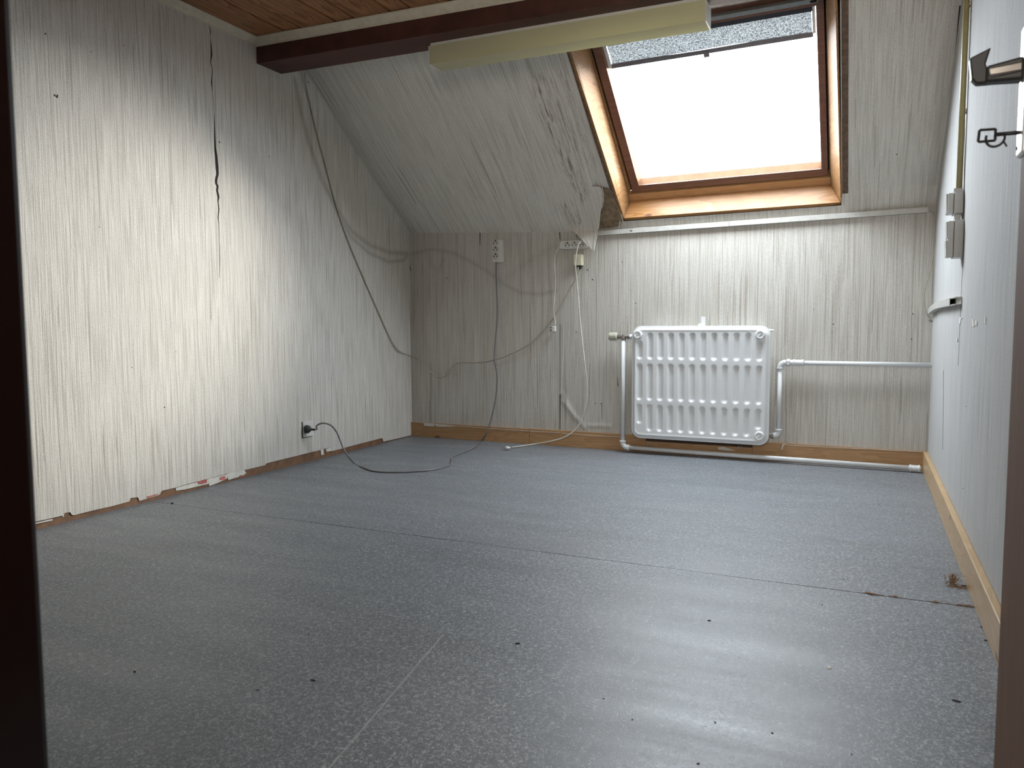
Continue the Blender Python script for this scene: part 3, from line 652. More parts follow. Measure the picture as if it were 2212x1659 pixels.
bbar('head_rail', -1.125, -.236, 1.010, 1.031, .108, .132, m_fabdark); bbar('bottom_bar', -1.124, -.236, .884, .907, .118, .128, m_bar, .003)
bbar('side_channel', -1.136, -1.120, .890, 1.030, .116, .124, m_rail); bbar('side_channel', -.238, -.226, .905, 1.035, .112, .122, m_rail)
tp = onpl(1527, 122, Wn(-.69, .88, .118), Vector((0, SN, CS))); bta, btb = tp.x, (4.25-tp.y+SN*.118)/CS
bbar('pull_tab', bta-.013, bta+.013, btb-.004, btb+.020, .114, .120, m_bar, .002); bbar('tab_grip', bta-.013, bta+.013, btb-.010, btb-.004, .112, .121, m_rail, .002)

# ------------------------------------------------------------ fluorescent ceiling lamp under the beam
lx0, lx1 = -1.781, -.585; ly = 3.054
Ml = frame(Vector((lx0, ly, 1.86)), (1, .012, 0), (-.012, 1, 0), (0, 0, 1))
lamp = empty('fluorescent_lamp', Ml, 'long cream box lamp fixed under the dark maroon beam', 'lamp')
LL = lx1-lx0
def shell(bm, x0, x1, y0, y1, z0, z1, t):     # open-topped thin box
    box(bm, x0, x1, y0, y0+t, z0, z1); box(bm, x0, x1, y1-t, y1, z0, z1); box(bm, x0, x1, y0+t, y1-t, z0, z0+t)
bm = bmesh.new(); v = [(0,0,0),(LL,0,0),(LL,.104,0),(0,.104,0)]; w_ = [(0,0,.078),(LL,0,.078),(LL,.104,.078),(0,.104,.078)]
a = [bm.verts.new(q) for q in v]; c_ = [bm.verts.new(q) for q in w_]
bm.faces.new(a); bm.faces.new((a[0],a[1],c_[1],c_[0])); bm.faces.new((a[2],a[3],c_[3],c_[2]))
fin('diffuser', bm, m_diff, lamp)
for x0, x1 in ((-.003, .001), (LL-.001, LL+.003)):
    bm = bmesh.new(); box(bm, x0, x1, -.001, .105, -.001, .079); fin('end_cap', bm, m_plast, lamp, bevel=.001)
bm = bmesh.new(); box(bm, .004, LL-.004, .003, .101, .078, .0905); fin('base_plate', bm, m_plast, lamp, bevel=.001)
bm = bmesh.new(); lathe(bm, [(.013, 0), (.013, LL-.08)], frame(Vector((.04, .05, .045)), (0, 1, 0), (0, 0, 1), (1, 0, 0)), 12); fin('tube', bm, m_white, lamp, smooth=True)

# ------------------------------------------------------------ radiator
RO = .085
c0 = B(1362, 948, RO); c1 = B(1665, 704, RO); c2 = B(1362, 704, RO); c3 = B(1662, 962, RO)
rw_ = c1.x-c0.x; zb = (c0.z+c3.z)/2; zt = (c1.z+c2.z)/2; rh = zt-zb
Mr = frame(Vector((c0.x, yb(c0.x)-RO, zb)), (1, -.01744, 0), (.01744, 1, 0), (0, 0, 1))
rad = empty('radiator', Mr, 'white pressed steel panel radiator on the wall under the roof window', 'radiator')
ri = rad.matrix_world.inverted()
def rpx(x, y): q = ri @ B(x, y, RO); return (q.x, q.z)
cap_px = [(1377.5, 723), (1642.5, 723), (1640, 942)]
ca, cb = rpx(1381.2, 800)[0], rpx(1639.6, 800)[0]
z1a, z1b = rpx(1500, 718)[1], rpx(1500, 779)[1]; z2a, z2b = rpx(1500, 786.5)[1], rpx(1500, 870)[1]; z3a, z3b = rpx(1500, 877)[1], rpx(1500, 938)[1]
slots = []
for i in range(12):
    x = ca + (cb-ca)*i/11
    t1 = z1a if 0 < i < 11 else z1a-.043
    b3 = z3b if 0 < i < 11 else z3b+.040
    slots += [(x, z1b, t1), (x, z2b, z2a), (x, b3, z3a)]
HWs = .0185
RR = .052
def rrs(x, z):   # signed inside distance to the rounded rect
    dx = min(x, rw_-x); dz = min(z, rh-z)
    if dx < RR and dz < RR: return RR - math.hypot(RR-dx, RR-dz)
    return min(dx, dz)
def sm(t): t = max(0, min(1, t)); return t*t*(3-2*t)
def rdepth(x, z):
    d = rrs(x, z)
    h = .004 if d < .006 else .004+.016*sm((d-.006)/.016)
    h -= .002*sm((d-.022)/.008)
    for (sx_, a_, b_) in slots:
        if abs(x-sx_) > .03: continue
        if z < a_-.01 or z > b_+.01: continue
        zc_ = max(a_+HWs, min(b_-HWs, z)); dd_ = math.hypot(x-sx_, z-zc_)
        h -= .0125*sm((HWs-dd_)/.015)
    return h
nx, nz = 232, 196; bm = bmesh.new(); G = []
for j in range(nz):
    row = []
    for i in range(nx):
        x = rw_*i/(nx-1); z = rh*j/(nz-1)
        dx = min(x, rw_-x); dz = min(z, rh-z)
        if dx < RR and dz < RR:       # pull corner points inside the arc
            cx = RR if x < rw_/2 else rw_-RR; cz = RR if z < rh/2 else rh-RR; vx, vz = x-cx, z-cz
            m1 = max(abs(vx), abs(vz)); l2 = math.hypot(vx, vz)
            if l2 > 0: x, z = cx+vx/l2*m1, cz+vz/l2*m1
        row.append(bm.verts.new((x, .020-rdepth(x, z), z)))
    G.append(row)
for j in range(nz-1):
    for i in range(nx-1): bm.faces.new((G[j][i], G[j][i+1], G[j+1][i+1], G[j+1][i]))
ringv = G[0] + [G[j][-1] for j in range(1, nz)] + G[-1][-2::-1] + [G[j][0] for j in range(nz-2, 0, -1)]
prev = ringv
for (yy, inset) in ((.020, .0), (.024, .004), (.045, .010)):
    cur = []
    for v in ringv:
        cx, cz = rw_/2, rh/2; cur.append(bm.verts.new((cx+(v.co.x-cx)*(1-inset/.35), yy, cz+(v.co.z-cz)*(1-inset/.3))))
    for k in range(len(ringv)): bm.faces.new((prev[k], prev[(k+1) % len(ringv)], cur[(k+1) % len(ringv)], cur[k]))
    prev = cur
bm.faces.new(prev[::-1])
fin('panel', bm, m_white, rad, smooth=True)
for x, y in cap_px:
    q = rpx(x, y); bm = bmesh.new()
    Mk = frame(Vector((q[0], .006, q[1])), (1, 0, 0), (0, 0, 1), (0, -1, 0))
    lathe(bm, [(.024, 0), (.025, .004), (.0235, .008), (.0235, .012), (.021, .015), (.014, .0155), (.013, .013), (.004, .013)], Mk, 48, lambda a, h: 1 + (.03*math.cos(16*a) if .003 < h < .0135 else 0))
    cp = fin('cap', bm, m_white, rad, smooth=True)
    bm = bmesh.new(); box(bm, -.010, .010, -.0015, .0015, .0, .0165, Mk @ Matrix.Rotation(.7, 4, 'Z')); fin('cap_rib', bm, m_white, cp, bevel=.0005)
q = rpx(1513, 695); bm = bmesh.new(); box(bm, q[0]-.011, q[0]+.011, .068, .072, rh-.03, rh+.048); box(bm, q[0]-.011, q[0]+.011, .035, .070, rh-.012, rh-.008); box(bm, q[0]-.018, q[0]+.012, .030, .034, rh-.012, rh+.012)
fin('bracket', bm, m_white, rad, bevel=.002)
q = rpx(1669, 714); bm = bmesh.new(); lathe(bm, [(.007, -.03), (.007, 0), (.004, .001), (.004, .008)], frame(Vector((q[0]-.005, .03, q[1])), (0, 1, 0), (0, 0, 1), (1, 0, 0)), 12); fin('bleed_valve', bm, m_white, rad, smooth=False)
for k, zz in enumerate((.16, rh-.16)):
    for xx in (.12, rw_-.12):
        bm = bmesh.new(); box(bm, xx-.012, xx+.012, .043, RO+.008, zz-.02, zz+.02); fin('wall_bracket', bm, m_white, rad)

# pipes
PO = .050
def pipe_run(bm, pts, r): tube(bm, pts, r, 14, 0)
def fitting(bm, P, d, r, ln, hexg=False): lathe(bm, [(r*.96, -ln/2), (r, -ln/2+.002), (r, ln/2-.002), (r*.96, ln/2)], axisM(P, d), 6 if hexg else 18)
def elbow(pa, pc, pb, r):   # from pa bending at pc to pb
    out = []
    for k in range(9):
        t = k/8; out.append((1-t)**2*pa + 2*t*(1-t)*pc + t*t*pb)
    return out
X1 = Vector((1, -.01744, 0)); Z1 = Vector((0, 0, 1)); pr = .0115
top = B(1343.5, 745, PO); bot = B(1347, 966, PO); bot.x = (top.x+bot.x)/2+.002; top.x = bot.x; bot.z = max(.026, bot.z)
endR = B(1996, 1012, PO); run_z = lambda x: bot.z + (.020-bot.z)*(x-bot.x)/(endR.x-bot.x)
hp = empty('heating_pipe', T((bot.x, yb(bot.x)-PO, 0)), 'white pipe dropping from the valve and running along the floor to the right corner', 'pipe'); hi_ = hp.matrix_world.inverted()
lo = lambda P: hi_ @ Vector(P)
def line(P, Q, r, name, par, inv, mat=None):
    bm = bmesh.new(); tube(bm, [inv @ Vector(P), inv @ Vector(Q)], r, 16, 0); return fin(name, bm, mat or m_pipe, par, smooth=True)
ybp = lambda x: yb(x)-PO
c_el = Vector((bot.x, ybp(bot.x), bot.z))
line(Vector((bot.x, ybp(bot.x), B(1343, 727, PO).z-.016)), c_el+Z1*.028, pr, 'pipe_segment', hp, hi_)
xe = .262
line(c_el+X1*.028, Vector((xe, ybp(xe), .020)), pr, 'pipe_segment', hp, hi_)
bm = bmesh.new(); tube(bm, [lo(q) for q in elbow(c_el+Z1*.034, c_el, c_el+X1*.034, 0)], .0145, 16, 0); fitting(bm, lo(c_el+Z1*.034), Z1, .0175, .009); fitting(bm, lo(c_el+X1*.034), X1, .0175, .009)
fin('elbow', bm, m_pipe, hp, smooth=True)
bm = bmesh.new(); P = Vector((xe-.028, ybp(xe-.028), .020)); fitting(bm, lo(P), X1, .0155, .042); fitting(bm, lo(P-X1*.02), X1, .0175, .008); fitting(bm, lo(P+X1*.018), X1, .0175, .008)
fin('coupling', bm, m_pipe, hp, smooth=False)
# return pipe on the right
PO2 = .035
v0 = B(1686, 790, PO2); v1 = B(1681, 938, PO2); vx = (v0.x+v1.x)/2; zt_ = B(1686, 783, PO2).z; zb_ = B(1681, 941, PO2).z
rp = empty('heating_pipe', T((vx, yb(vx)-PO2, zb_)), 'white pipe rising beside the radiator then running to the right wall', 'pipe'); rpi = rp.matrix_world.inverted()
yr = lambda x: yb(x)-PO2
line((vx, yr(vx), zb_+.026), (vx, yr(vx), zt_-.026), pr*.98, 'pipe_segment', rp, rpi)
cT = Vector((vx, yr(vx), zt_)); cB = Vector((vx, yr(vx), zb_))
line(cT+X1*.085, Vector((XR+.01, yr(XR), zt_)), pr*.98, 'pipe_segment', rp, rpi)
bm = bmesh.new(); tube(bm, [rpi @ q for q in elbow(cT-Z1*.030, cT, cT+X1*.030, 0)], .0145, 16, 0); fitting(bm, rpi @ (cT-Z1*.030), Z1, .017, .009); fin('elbow', bm, m_pipe, rp, smooth=True)
bm = bmesh.new(); fitting(bm, rpi @ (cT+X1*.040), X1, .0185, .016, True); fitting(bm, rpi @ (cT+X1*.056), X1, .014, .016); fitting(bm, rpi @ (cT+X1*.088), X1, .0155, .048); fitting(bm, rpi @ (cT+X1*.066), X1, .0175, .008); fitting(bm, rpi @ (cT+X1*.110), X1, .0175, .008)
fin('union_fitting', bm, m_pipe, rp)
bm = bmesh.new(); tube(bm, [rpi @ q for q in elbow(cB+Z1*.028, cB, cB-X1*.028, 0)], .0140, 16, 0); fitting(bm, rpi @ (cB+Z1*.030), Z1, .017, .009); fin('elbow', bm, m_pipe, rp, smooth=True)
bm = bmesh.new(); fitting(bm, rpi @ (cB-X1*.030), X1, .0165, .012, True); fitting(bm, rpi @ (cB-X1*.044), X1, .0125, .020); fitting(bm, rpi @ (cB-X1*.058), X1, .0155, .010, True); fin('union_fitting', bm, m_brass, rp)
# thermostatic valve
vp_ = B(1343, 727, PO); Mv = frame(Vector((top.x, ybp(top.x), vp_.z)), (1, -.01744, 0), (.01744, 1, 0), (0, 0, 1))
va = empty('radiator_valve', Mv, 'thermostatic valve with beige slotted head left of the radiator', 'valve')
Mx = frame(Vector((0, 0, 0)), (0, 1, 0), (0, 0, 1), (1, 0, 0))
bm = bmesh.new(); lathe(bm, [(.019, -.083), (.0215, -.080), (.0225, -.060), (.0225, -.040), (.020, -.036), (.010, -.034)], Mx, 40, lambda a, h: 1 - (.07 if (math.cos(10*a) > .55 and h < -.055) else 0)); fin('valve_head', bm, m_valve, va)
bm = bmesh.new(); lathe(bm, [(.010, -.034), (.015, -.032), (.015, -.022), (.009, -.020), (.009, .02), (.014, .022), (.014, .036), (.009, .038)], Mx, 14)
lathe(bm, [(.009, .01), (.010, -.004), (.014, -.006), (.014, -.018), (.011, -.020)], None, 14)
fin('valve_body', bm, m_brass, va)
bm = bmesh.new(); lathe(bm, [(.013, .034), (.013, .050), (.008, .052), (.008, .085)], frame(Vector((0, .0, 0)), (0, 1, 0), (0, 0, 1), (1, 0, 0)), 8); fin('union_nut', bm, m_white, va)
# wedge pipe slope correction done by straight segments

# ------------------------------------------------------------ trunking on the back wall and right wall
P = B(1292, 504, 0); Q = B(2006, 453, 0)
def trunk_thing(P, Q, label, yoff, h, d, name='cable_trunking'):
    P = Vector((P.x, ywall(P.x), P.z)); Q = Vector((Q.x, ywall(Q.x), Q.z))
    M = frame(P, Q-P, Vector((0, 0, 1)).cross((Q-P)), Vector((0, 0, 1)))
    return M, (Q-P).length
Pz, Qz = Vector((P.x, ywall(P.x)-.0005, P.z-.013)), Vector((Q.x, ywall(Q.x)-.0005, Q.z-.013))
xd = (Qz-Pz).normalized(); yd = Vector((xd.y, -xd.x, 0)).normalized(); zd = xd.cross(yd)*-1 if xd.cross(yd).z < 0 else xd.cross(yd)
Mt = frame(Pz, xd, -yd if yd.y > 0 else yd, zd)
tr = empty('cable_trunking', T(Pz), 'long off-white cable trunking under the roof window along the wall', 'trunking'); ti = tr.matrix_world.inverted()
out = Vector((0, -1, 0)); zz = Vector((0, 0, 1)); J = .44
def tbar(name, s0, s1, h0, h1, d0, d1, mat=m_trunk):
    D = Qz-Pz; bm = bmesh.new(); f_ = lambda s, h, d: ti @ (Pz + D*s + zz*h + out*d)
    hexa(bm, [f_(s0,h0,d0),f_(s1,h0,d0),f_(s1,h1,d0),f_(s0,h1,d0)], [f_(s0,h0,d1),f_(s1,h0,d1),f_(s1,h1,d1),f_(s0,h1,d1)]); return fin(name, bm, mat, tr, bevel=.001)
tbar('base', .001, .999, .001, .025, 0, .016); tbar('cover', 0, J-.001, 0, .026, .016, .0195); tbar('cover', J+.001, 1, 0, .026, .016, .0195)
bm = bmesh.new(); lathe(bm, [(.006, 0), (.005, .0012)], axisM(ti @ (Pz+(Qz-Pz)*.118+zz*.013+out*.0195), out), 9, lambda a, h: 1+.4*math.cos(2*a)); fin('burn_mark', bm, m_edge, tr)

tp0, tp1 = R(2017, 667), R(2078, 655)
tr2 = empty('cable_trunking', T((XR, tp1.y, tp1.z)), 'short white trunking with an open end on the right wall', 'trunking')
y0_, y1_ = tp1.y, 4.20
def rt(y, zz_, x): return Vector((x, y-tp1.y, zz_-tp1.z))
pathz = lambda y: tp1.z + .010 - .020*max(0, (y-3.75)/.45)**1.3
bm = bmesh.new()
def tprof(bm, ya, yc, z0, z1, d0, d1):
    n_ = 8
    for k in range(n_):
        a, c_ = ya+(yc-ya)*k/n_, ya+(yc-ya)*(k+1)/n_
        hexa(bm, [rt(a, pathz(a)+z0, -d0), rt(a, pathz(a)+z1, -d0), rt(a, pathz(a)+z1, -d1), rt(a, pathz(a)+z0, -d1)], [rt(c_, pathz(c_)+z0, -d0), rt(c_, pathz(c_)+z1, -d0), rt(c_, pathz(c_)+z1, -d1), rt(c_, pathz(c_)+z0, -d1)])
tprof(bm, y0_, y1_, -.014, .012, .0003, .003); tprof(bm, y0_, y1_, -.014, -.0115, .003, .020); tprof(bm, y0_, y1_, .0095, .012, .003, .020)
fin('base', bm, m_trunk, tr2)
bm = bmesh.new(); tprof(bm, y0_+.17, y1_, -.0145, .0125, .0202, .0225); fin('cover', bm, m_trunk, tr2)

# thin wire in the right corner
pts = [B(2008,455,.012), B(2018,462,.01), B(2022,490,.006), B(2020,540,.006), B(2008,590,.006), B(1997,630,.006), B(1996,655,.006), B(2001,675,.006), B(2012,694,.003)]
pts = [Vector((min(p.x, XR-.006), p.y, p.z)) for p in pts]
wr_ = empty('wire', T(pts[-1]), 'thin pale wire looping down from the long trunking in the right corner', 'wire'); i_ = wr_.matrix_world.inverted()
bm = bmesh.new(); tube(bm, [i_ @ p for p in pts], .0022, 8, 6); fin('sheath', bm, m_cabB, wr_, smooth=True)
bm = bmesh.new()
for dx_, dz_ in ((-.012, .003), (.006, .004), (.010, -.003), (-.004, -.006)): tube(bm, [(0, 0, 0), (dx_, -.004, dz_)], .0011, 6, 0)
fin('bare_ends', bm, m_rubber, wr_)

# ------------------------------------------------------------ power strips, sockets and cables
def socket_face(par, x, z, y0, r=.0185, holes=True):
    """X right, Y out of the wall (negative local y is out)"""
    M = frame(Vector((x, -y0, z)), (1, 0, 0), (0, 0, 1), (0, -1, 0))
    bm = bmesh.new(); lathe(bm, [(r, -.004), (r, .0012), (r*.88, .0014), (r*.84, -.0006), (r*.2, -.0008)], M, 24); s = fin('socket', bm, m_sock, par, smooth=False)
    bm = bmesh.new()
    for dx, dz, rr in ((-.0085, -.002, .0036), (.0085, -.002, .0036), (.001, .009, .0046)):
        lathe(bm, [(rr, -.002), (rr, .0006)], M @ T((dx, dz, 0)), 10)
    fin('contact_hole', bm, m_dark, s); return s
def plug(par, P, d, mat, pins=True, s=1.0):
    Mq = axisM(P, d); bm = bmesh.new()
    lathe(bm, [(.0035*s, -.052*s), (.0048*s, -.040*s), (.0055*s, -.026*s), (.011*s, -.022*s), (.0165*s, -.014*s), (.0185*s, -.006*s), (.0185*s, 0)], Mq, 14, lambda a, h: 1+.08*math.cos(2*a)); o = fin('plug', bm, mat, par, smooth=False)
    if pins:
        bm = bmesh.new()
        for k in (-1, 1): lathe(bm, [(.0024*s, 0), (.0024*s, .018*s), (.001*s, .019*s)], Mq @ T((k*.0095*s, 0, 0)), 8)
        fin('pin', bm, m_chrome, o)
    return o
# vertical strip
c = B(1073, 541.5, .03); zt1 = B(1073, 517, .03).z; zb1 = B(1073, 567, .03).z; hw_ = (B(1084, 541, .03).x - B(1062, 541, .03).x)/2
Ms = frame(Vector((c.x, ywall(c.x), zb1)), (1, -.01744, 0), (.01744, 1, 0), (0, 0, 1))
ps = empty('power_strip', Ms, 'vertical three-socket power strip with a grey cable, high on the wall', 'power strip'); pi_ = ps.matrix_world.inverted()
H1 = zt1-zb1
bm = bmesh.new(); box(bm, -hw_, hw_, -.038, -.0005, 0, H1); fin('body', bm, m_plast, ps, bevel=.006, seg=3)
for k in range(3): socket_face(ps, -hw_*.28, H1*(.20+.285*k)+.012, .0385, .017)
gp = [(1072,566,.030),(1072,600,.02),(1074,660,.012),(1073,700,.012),(1069,745,.012),(1068,778,.018),(1073,805,.014),(1073,840,.012),(1067,880,.015),(1058,915,.022),(1050,938,.04)]
P3 = [B(x, y, o_) for x, y, o_ in gp] + [FL(x, y, .004) for x, y in ((1040,952),(1028,965),(1010,974),(990,981),(977,988),(975,996),(970,1005),(945,1013),(905,1018),(855,1020),(810,1018),(785,1010))]
pg = L(667, 927, .028)
P3 += [Vector((-2.36, 3.24, .022)), ]
tail = [(765,1000,.25),(745,975,.19),(735,952,.16),(728,935,.14),(715,919,.12),(697,914,.10),(684,920,.072)]
P3 = P3[:-1] + [L(x, y, o_) for x, y, o_ in tail] + [pg + Vector((.045, .012, -.002))]
bm = bmesh.new(); tube(bm, [pi_ @ p_ for p_ in P3], .0042, 10, 8); fin('cable', bm, m_cabG, ps, smooth=True)
# plug in the wall socket
plug(ps, pi_ @ L(661, 927, .012), (pi_.to_3x3() @ Vector((-1, -.12, .02))), m_rubber, False, 1.12)
# wall socket with square plate
sk = L(663.5, 926.5); sy0, sy1 = L(650, 930).y, L(678, 926).y; sh = (L(650, 910).z - L(650, 943).z)
Msk = frame(Vector((XL, sk.y, sk.z-.04)), (0, 1, 0), (-1, 0, 0), (0, 0, 1))
so = empty('wall_socket', Msk, 'square white wall socket low on the left wall', 'socket')
bm = bmesh.new(); box(bm, -.041, .041, -.009, -.0003, 0, .082); fin('plate', bm, m_plast, so, bevel=.003)
bm = bmesh.new(); lathe(bm, [(.024, -.004), (.024, .0015), (.0205, .002), (.0195, -.004), (.004, -.0045)], frame(Vector((0, -.009, .041)), (1, 0, 0), (0, 0, 1), (0, -1, 0)), 28); fin('socket_ring', bm, m_plast, so)
bm = bmesh.new(); box(bm, -.0425, -.0405, -.004, -.0002, -.002, .083); box(bm, -.0425, .02, -.004, -.0002, -.0025, -.0005); fin('gap_line', bm, m_under, so)
# horizontal strip
a_ = B(1207, 527, .03); b_ = B(1267, 528, .03); zt2 = B(1235, 519, .03).z; zb2 = B(1235, 537, .03).z; W2 = b_.x-a_.x
Ms2 = frame(Vector((a_.x, ywall(a_.x), zb2)), (1, -.01744, 0), (.01744, 1, 0), (0, 0, 1))
p2 = empty('power_strip', Ms2, 'horizontal white three-socket power strip partly behind the peeling wallpaper', 'power strip'); p2i = p2.matrix_world.inverted()
H2 = zt2-zb2
bm = bmesh.new()
def rr_prism(bm, x0, x1, z0, z1, y0, y1, r, n_=5):
    pts = []
    for cx, cz, a0 in ((x1-r, z0+r, -90), (x1-r, z1-r, 0), (x0+r, z1-r, 90), (x0+r, z0+r, 180)):
        for k in range(n_+1): a = math.radians(a0+90*k/n_); pts.append((cx+r*math.cos(a), cz+r*math.sin(a)))
    hexa(bm, [(x, y0, z) for x, z in pts], [(x, y1, z) for x, z in pts])
rr_prism(bm, 0, W2, 0, H2, -.032, -.0005, .018); fin('body', bm, m_plast, p2, bevel=.003)
for k in range(3): q = p2i @ B(1224+15*k, 528, .032); s_ = socket_face(p2, q.x, H2*.5, .0325, .0175)
wp = [(1208,534,.02),(1203,541,.018),(1199,553,.014),(1198,575,.010),(1200,605,.008),(1198,640,.008),(1196,670,.010),(1199,696,.014),(1198,702,.014)]
bm = bmesh.new(); tube(bm, [p2i @ B(x, y, o_) for x, y, o_ in wp], .0034, 8, 8); fin('cable', bm, m_cabW, p2, smooth=True)
bm = bmesh.new(); q = p2i @ B(1196.5, 710, .016); box(bm, q.x-.010, q.x+.012, q.y-.010, q.y+.012, q.z-.018, q.z+.016); pb = fin('plug', bm, m_plast, p2, bevel=.004)
bm = bmesh.new()
for dz in (.006, -.006, -.013): lathe(bm, [(.0024, 0), (.0024, .018), (.001, .019)], axisM(q+Vector((-.008, 0, dz)), (-1, -.2, 0)), 8)
fin('pin', bm, m_chrome, pb)
# junction socket box below it
q = B(1247.5, 563, .03); Mj = frame(Vector((q.x, ywall(q.x), B(1247, 573, .04).z)), (1, -.01744, 0), (.01744, 1, 0), (0, 0, 1))
jb = empty('junction_box', Mj, 'small cream surface box just below the horizontal power strip', 'junction box')
hj = B(1247, 549, .04).z-B(1247, 573, .04).z
bm = bmesh.new(); box(bm, -.026, .024, -.040, -.0005, 0, hj); fin('housing', bm, m_cream, jb, bevel=.003)
bm = bmesh.new()
for dx in (-.008, .004):
    for dz in (-.006, .006): lathe(bm, [(.0022, 0), (.0022, .0008)], frame(Vector((dx-.004, -.0402, hj*.48+dz)), (1, 0, 0), (0, 0, 1), (0, -1, 0)), 8)
fin('contact_hole', bm, m_dark, jb)
bm = bmesh.new(); hexa(bm, [(-.010, -.030, -.001), (.020, -.030, -.001), (.020, -.006, -.001), (-.010, -.006, -.001)], [(.000, -.024, -.020), (.010, -.024, -.020), (.010, -.010, -.020), (.000, -.010, -.020)]); fin('cable_boot', bm, m_rubber, jb)
# beam cable
bc = [L(658, 157, .02), L(660, 178, .012), L(672, 235, .006), L(690, 310, .006), (L(700, 345, .006)), L(725, 440, .006), L(752, 520, .006), L(785, 600, .006), L(820, 680, .006), L(845, 735, .008), L(862, 758, .012)]
bc += [B(884, 768, .012), B(905, 776, .010), B(918, 785, .010), B(930, 802, .010), B(942, 813, .010), B(955, 815, .010), B(966, 808, .010), B(976, 793, .010), B(990, 783, .010), B(1030, 783, .010), B(1066, 778, .008), B(1100, 766, .008), B(1140, 745, .008), B(1170, 718, .006), B(1200, 680, .006), B(1225, 635, .006), B(1243, 603, .012), B(1248, 585, .020), B(1249, 577, .024)]
bcE = empty('cable', T(bc[0]), 'long beige cable sagging from the beam end round the corner to the cream box', 'cable'); i_ = bcE.matrix_world.inverted()
bm = bmesh.new(); tube(bm, [i_ @ p_ for p_ in bc], .0036, 8, 7); fin('sheath', bm, m_cabB, bcE, smooth=True)
bm = bmesh.new(); box(bm, -.006, .006, -.004, .004, -.004, .004, T(i_ @ L(667, 178, .006))); fin('cable_clip', bm, m_plast, bcE)
# extension cord from the third socket to the floor
wc = [(1256,522,.040),(1251,526,.052),(1247,538,.055),(1244,555,.055),(1243,575,.050),(1246,605,.030),(1249,640,.022),(1253,690,.018),(1258,740,.018),(1264,790,.02),(1268,835,.02),(1266,870,.025),(1257,905,.03),(1243,928,.04)]
P5 = [B(x, y, o_) for x, y, o_ in wc] + [B(1220, 944, .055), B(1190, 953, .065)] + [FL(x, y, .004) for x, y in ((1155,962),(1125,965),(1108,967))]
P5[-3].z = .012; 
ec = empty('extension_cord', T(FL(1090, 969)), 'white cord hanging from the horizontal strip to a plug on the floor', 'cord'); i_ = ec.matrix_world.inverted()
P5[-2:] = [FL(1122, 964, .006), FL(1106, 966, .010)]
bm = bmesh.new(); tube(bm, [i_ @ p_ for p_ in P5], .0036, 8, 8); fin('sheath', bm, m_cabW, ec, smooth=True)
dpl = (FL(1088, 968, .012)-FL(1106, 966, .012)).normalized(); bm = bmesh.new(); Mq = axisM(i_ @ FL(1092, 968, .012), dpl)
lathe(bm, [(.004, -.034), (.006, -.026), (.009, -.022), (.011, -.004), (.011, 0)], Mq, 12, lambda a, h: 1+.1*math.cos(2*a)); pb = fin('plug', bm, m_plast, ec)
bm = bmesh.new()
for k in (-1, 1): lathe(bm, [(.0024, 0), (.0024, .018)], Mq @ T((k*.006, 0, 0)), 8)
fin('pin', bm, m_chrome, pb)

# ------------------------------------------------------------ switches and conduit on the right wall
def rbox_at(xp, y0, y1): return
def swbox(name, label, zpx0, zpx1, ykey, nrock):
    y_near = R(2082, (zpx0+zpx1)/2).y; ztop = R(2082, zpx0).z; zbot = R(2082, zpx1).z
    P = Vector((XR, y_near+.002, zbot)); E_ = empty(name, T(P), label, 'switch'); h = ztop-zbot
    d = .046
    bm = bmesh.new(); box(bm, -d*.62, -.0005, 0, .078, 0, h); fin('housing', bm, m_greyp, E_, bevel=.002)
    bm = bmesh.new(); box(bm, -d, -d*.62-.001, .002, .076, .003, h-.003); fin('cover', bm, m_greyp, E_, bevel=.002)
    for k in range(nrock):
        z0, z1 = h*k/nrock+.004, h*(k+1)/nrock-.004
        bm = bmesh.new(); hexa(bm, [(-d, .012, z0), (-d, .066, z0), (-d, .066, z1), (-d, .012, z1)], [(-d-.003, .012, z0), (-d-.003, .066, z0), (-d-.006, .066, z1), (-d-.006, .012, z1)]); fin('rocker', bm, m_greyp, E_, bevel=.001)
    return E_, P, h
s1, Pn1, h1 = swbox('wall_switch', 'upper small grey surface switch on the right wall, under the yellow conduit', 414, 459, 0, 1)
bm = bmesh.new(); box(bm, -.030, -.003, .012, .040, h1, h1+.014); fin('cable_entry', bm, m_greyp, s1, bevel=.002)
bm = bmesh.new(); box(bm, -.024, -.006, .012, .040, -.020, 0); fin('cable_entry', bm, m_greyp, s1, bevel=.002)
s2, Pn2, h2 = swbox('wall_switch', 'lower tall grey double surface switch on the right wall', 475, 554, 0, 2)
yc_ = Pn1.y + .026; ccx = -.013
ct = empty('electrical_conduit', T((XR, yc_, Pn1.z+h1+.014)), 'yellowed round conduit running up the right wall above the grey switches', 'conduit')
ztop_ = 2.05
bm = bmesh.new(); lathe(bm, [(.0095, 0), (.0095, ztop_-(Pn1.z+h1+.014))], T((ccx, 0, 0)), 16); fin('conduit_tube', bm, m_yel, ct, smooth=True)
for zz_ in (.25, .6):
    bm = bmesh.new(); box(bm, -.006, -.0005, -.014, .014, zz_, zz_+.012); fin('saddle_clip', bm, m_trunk, ct)

